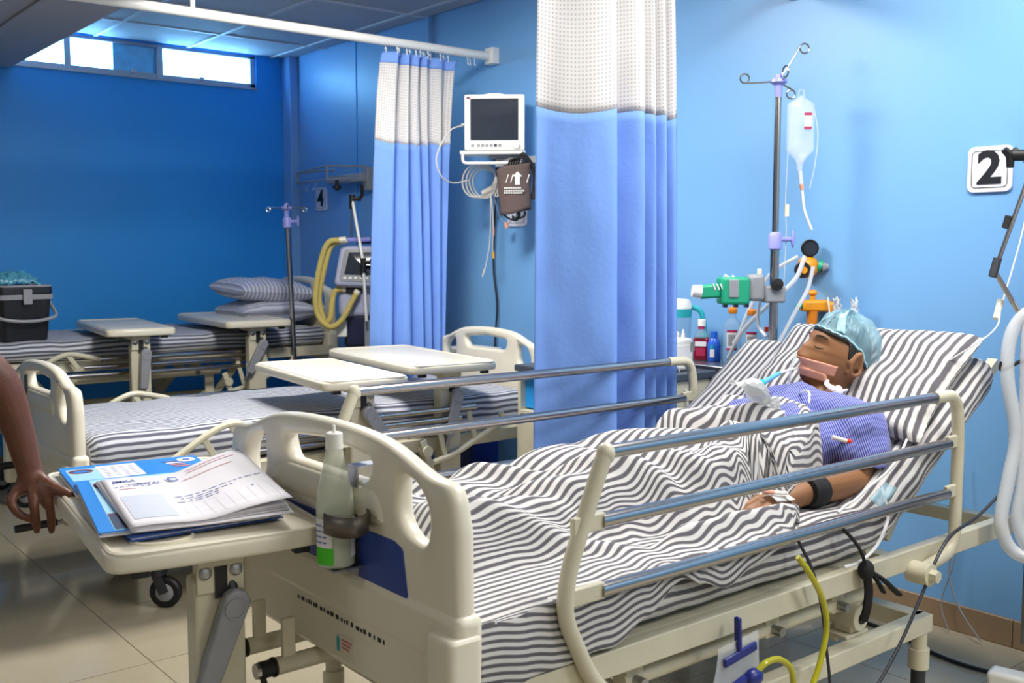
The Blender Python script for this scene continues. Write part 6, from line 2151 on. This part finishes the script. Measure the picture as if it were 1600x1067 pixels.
# ================================================================== THE VISITOR at the left edge, hand on the table
vis = thing('person', 'standing person at the left edge, dark bare forearm, hand on the front table', 'person', (.12, 2.80, 0))
iv = Matrix.Translation((-.12, -2.80, 0))
def P3(*p):
    return Vector(p)
JAW[0] = 1.0
HMv = head_matrix((.14, 2.80, 1.60), (1, -.1, -.15), (0, 0, 1))
wr = Vector((.612, 2.496, .852))
tips = [(.70, 2.42, .81)]
fl_ = capsules([
    ([(.10, 2.80, .93), (.10, 2.80, 1.10), (.10, 2.80, 1.28), (.10, 2.80, 1.38)], [.14, .13, .14, .09]),
    ([(.10, 2.90, .93), (.10, 2.90, 1.15), (.10, 2.90, 1.30)], [.10, .09, .10]),
    ([(.10, 2.70, .93), (.10, 2.70, 1.15), (.10, 2.70, 1.30)], [.10, .09, .10]),
    ([(.10, 2.62, 1.36), (.10, 2.80, 1.40), (.10, 2.98, 1.36)], [.065, .08, .065]),
    ([(.10, 2.80, 1.38), (.11, 2.80, 1.46), (.13, 2.80, 1.54)], [.06, .055, .06]),
    ([(.11, 2.60, 1.36), (.28, 2.545, 1.26), (.455, 2.50, 1.165)], [.058, .05, .043]),
    ([(.455, 2.50, 1.165), (.555, 2.50, 1.06), (.592, 2.50, .95), tuple(wr)], [.046, .043, .034, .027]),
    ([(.10, 3.0, 1.36), (.08, 3.06, 1.15), (.10, 3.06, 1.05)], [.058, .045, .043]),
    ([(.10, 3.06, 1.05), (.16, 3.05, .90), (.20, 3.03, .80)], [.043, .036, .027]),
    ([(.10, 2.71, .92), (.11, 2.70, .70), (.11, 2.70, .48), (.09, 2.70, .28), (.08, 2.70, .09)], [.105, .085, .06, .056, .038]),
    ([(.10, 2.89, .92), (.10, 2.90, .70), (.09, 2.90, .48), (.06, 2.90, .28), (.04, 2.90, .09)], [.105, .085, .06, .056, .038]),
    ([(.07, 2.70, .055), (.16, 2.69, .045), (.25, 2.68, .032)], [.04, .038, .026]),
    ([(.03, 2.90, .055), (.12, 2.91, .045), (.21, 2.92, .032)], [.04, .038, .026]),
    ([tuple(wr), (.614, 2.489, .830), (.617, 2.482, .812)], [.027, .026, .020]),
    ([(.604, 2.494, .835), (.592, 2.486, .812)], [.020, .013]), ([(.626, 2.482, .835), (.642, 2.455, .814)], [.019, .013]),
    ([(.602, 2.502, .827), (.580, 2.490, .808), (.567, 2.477, .788), (.580, 2.470, .762), (.600, 2.466, .747)], [.015, .0125, .0105, .0098, .008]),
    ([(.613, 2.491, .827), (.610, 2.466, .808), (.607, 2.450, .779), (.612, 2.454, .745), (.614, 2.462, .718)], [.015, .0125, .0108, .0098, .008]),
    ([(.626, 2.482, .827), (.632, 2.450, .808), (.637, 2.440, .778), (.642, 2.446, .744), (.643, 2.453, .716)], [.015, .0125, .0108, .0098, .008]),
    ([(.631, 2.478, .830), (.648, 2.440, .816), (.664, 2.413, .808), (.674, 2.404, .800), (.677, 2.404, .790)], [.016, .014, .0118, .0105, .0085]),
    ([(.615, 2.508, .828), (.632, 2.520, .798), (.645, 2.522, .775), (.652, 2.517, .757)], [.014, .0115, .0105, .0085]),
]
  + hand_chains((.20, 3.03, .80), (.15, 0, -1), (.2, .9, 0), (1, 0, 0), .185, .3))
head_mb(fl_, HMv)
me = fuse(fl_, .005, 2, .4)
me.transform(iv)
me.materials.append(M['skin2'])
link('body', me, vis)
M['shirt'] = mat('grey_shirt_cloth', (120, 124, 134), .85, var=.06, bump=.3, bscale=90)
M['trouser'] = mat('dark_trouser_cloth', (40, 42, 50), .85, var=.1, bump=.3, bscale=90)
sm_ = capsules([
    ([(.10, 2.80, .90), (.10, 2.80, 1.10), (.10, 2.80, 1.28), (.10, 2.80, 1.385)], [.155, .145, .15, .098]),
    ([(.10, 2.91, .90), (.10, 2.90, 1.15), (.10, 2.90, 1.30)], [.115, .10, .11]),
    ([(.10, 2.69, .90), (.10, 2.70, 1.15), (.10, 2.70, 1.30)], [.115, .10, .11]),
    ([(.10, 2.62, 1.36), (.10, 2.80, 1.405), (.10, 2.98, 1.36)], [.078, .088, .078]),
    ([(.11, 2.60, 1.36), (.20, 2.57, 1.31), (.27, 2.548, 1.265)], [.076, .068, .068]),
    ([(.10, 3.0, 1.36), (.085, 3.04, 1.24), (.082, 3.05, 1.18)], [.076, .068, .068]),
])
me = fuse(sm_, .010, 3); me.transform(iv); me.materials.append(M['shirt']); link('shirt', me, vis)
tm = capsules([
    ([(.10, 2.71, .94), (.11, 2.70, .70), (.11, 2.70, .48), (.09, 2.70, .28), (.08, 2.70, .10)], [.125, .10, .078, .074, .066]),
    ([(.10, 2.89, .94), (.10, 2.90, .70), (.09, 2.90, .48), (.06, 2.90, .28), (.04, 2.90, .10)], [.125, .10, .078, .074, .066]),
    ([(.10, 2.72, .95), (.10, 2.88, .95)], [.13, .13]),
])
me = fuse(tm, .010, 3); me.transform(iv); me.materials.append(M['trouser']); link('trousers', me, vis)
for y, x in ((2.69, .155), (2.905, .115)):
    MB().at((x - .12, y - 2.80, 0)).prism(rpoly([(-.13, -.048), (.06, -.05), (.14, -.03), (.14, .03), (.06, .05), (-.13, .048)], .03), .0, .085).build('shoe', 'black', vis, bevel=.02, seg=3)
hv = MB()
def vsh(a, v):
    az = 2 * pi * a
    e0 = lerp_tab([(0, .55), (1.0, .35), (1.8, .0), (3.15, -.45)], min(az, 2 * pi - az))
    p = head_point(az, e0 + (pi / 2 - e0) * v, 1)
    q = iv @ (HMv @ Vector(p))
    c = iv @ (HMv @ Vector((0, 0, 0)))
    return tuple(c + (q - c) * 1.07)
hv.grid(vsh, 48, 14)
hv.build('hair', 'hair', vis, solid=.006)
for s in (1, -1):
    for r, u, nm, mm in ((.03, .036, 'eyebrow', 'hair'),):
        MB().tube([iv @ (HMv @ Vector((s * (.017 + .008 * i), .099 - .004 * i, .036))) for i in range(4)], .003, 6).build(nm, mm, vis)
    e = iv @ (HMv @ Vector((s * .031, .083, .014)))
    MB().ball(tuple(e), .011, 12, 8).build('eye', 'lblw', vis)
m = MB(); m.tube([iv @ (HMv @ Vector((-.02 + .01 * i, .100 - .004 * abs(i - 2), -.0615))) for i in range(5)], [.002, .005, .006, .005, .002], 8)
m.build('lips', 'lips', vis)
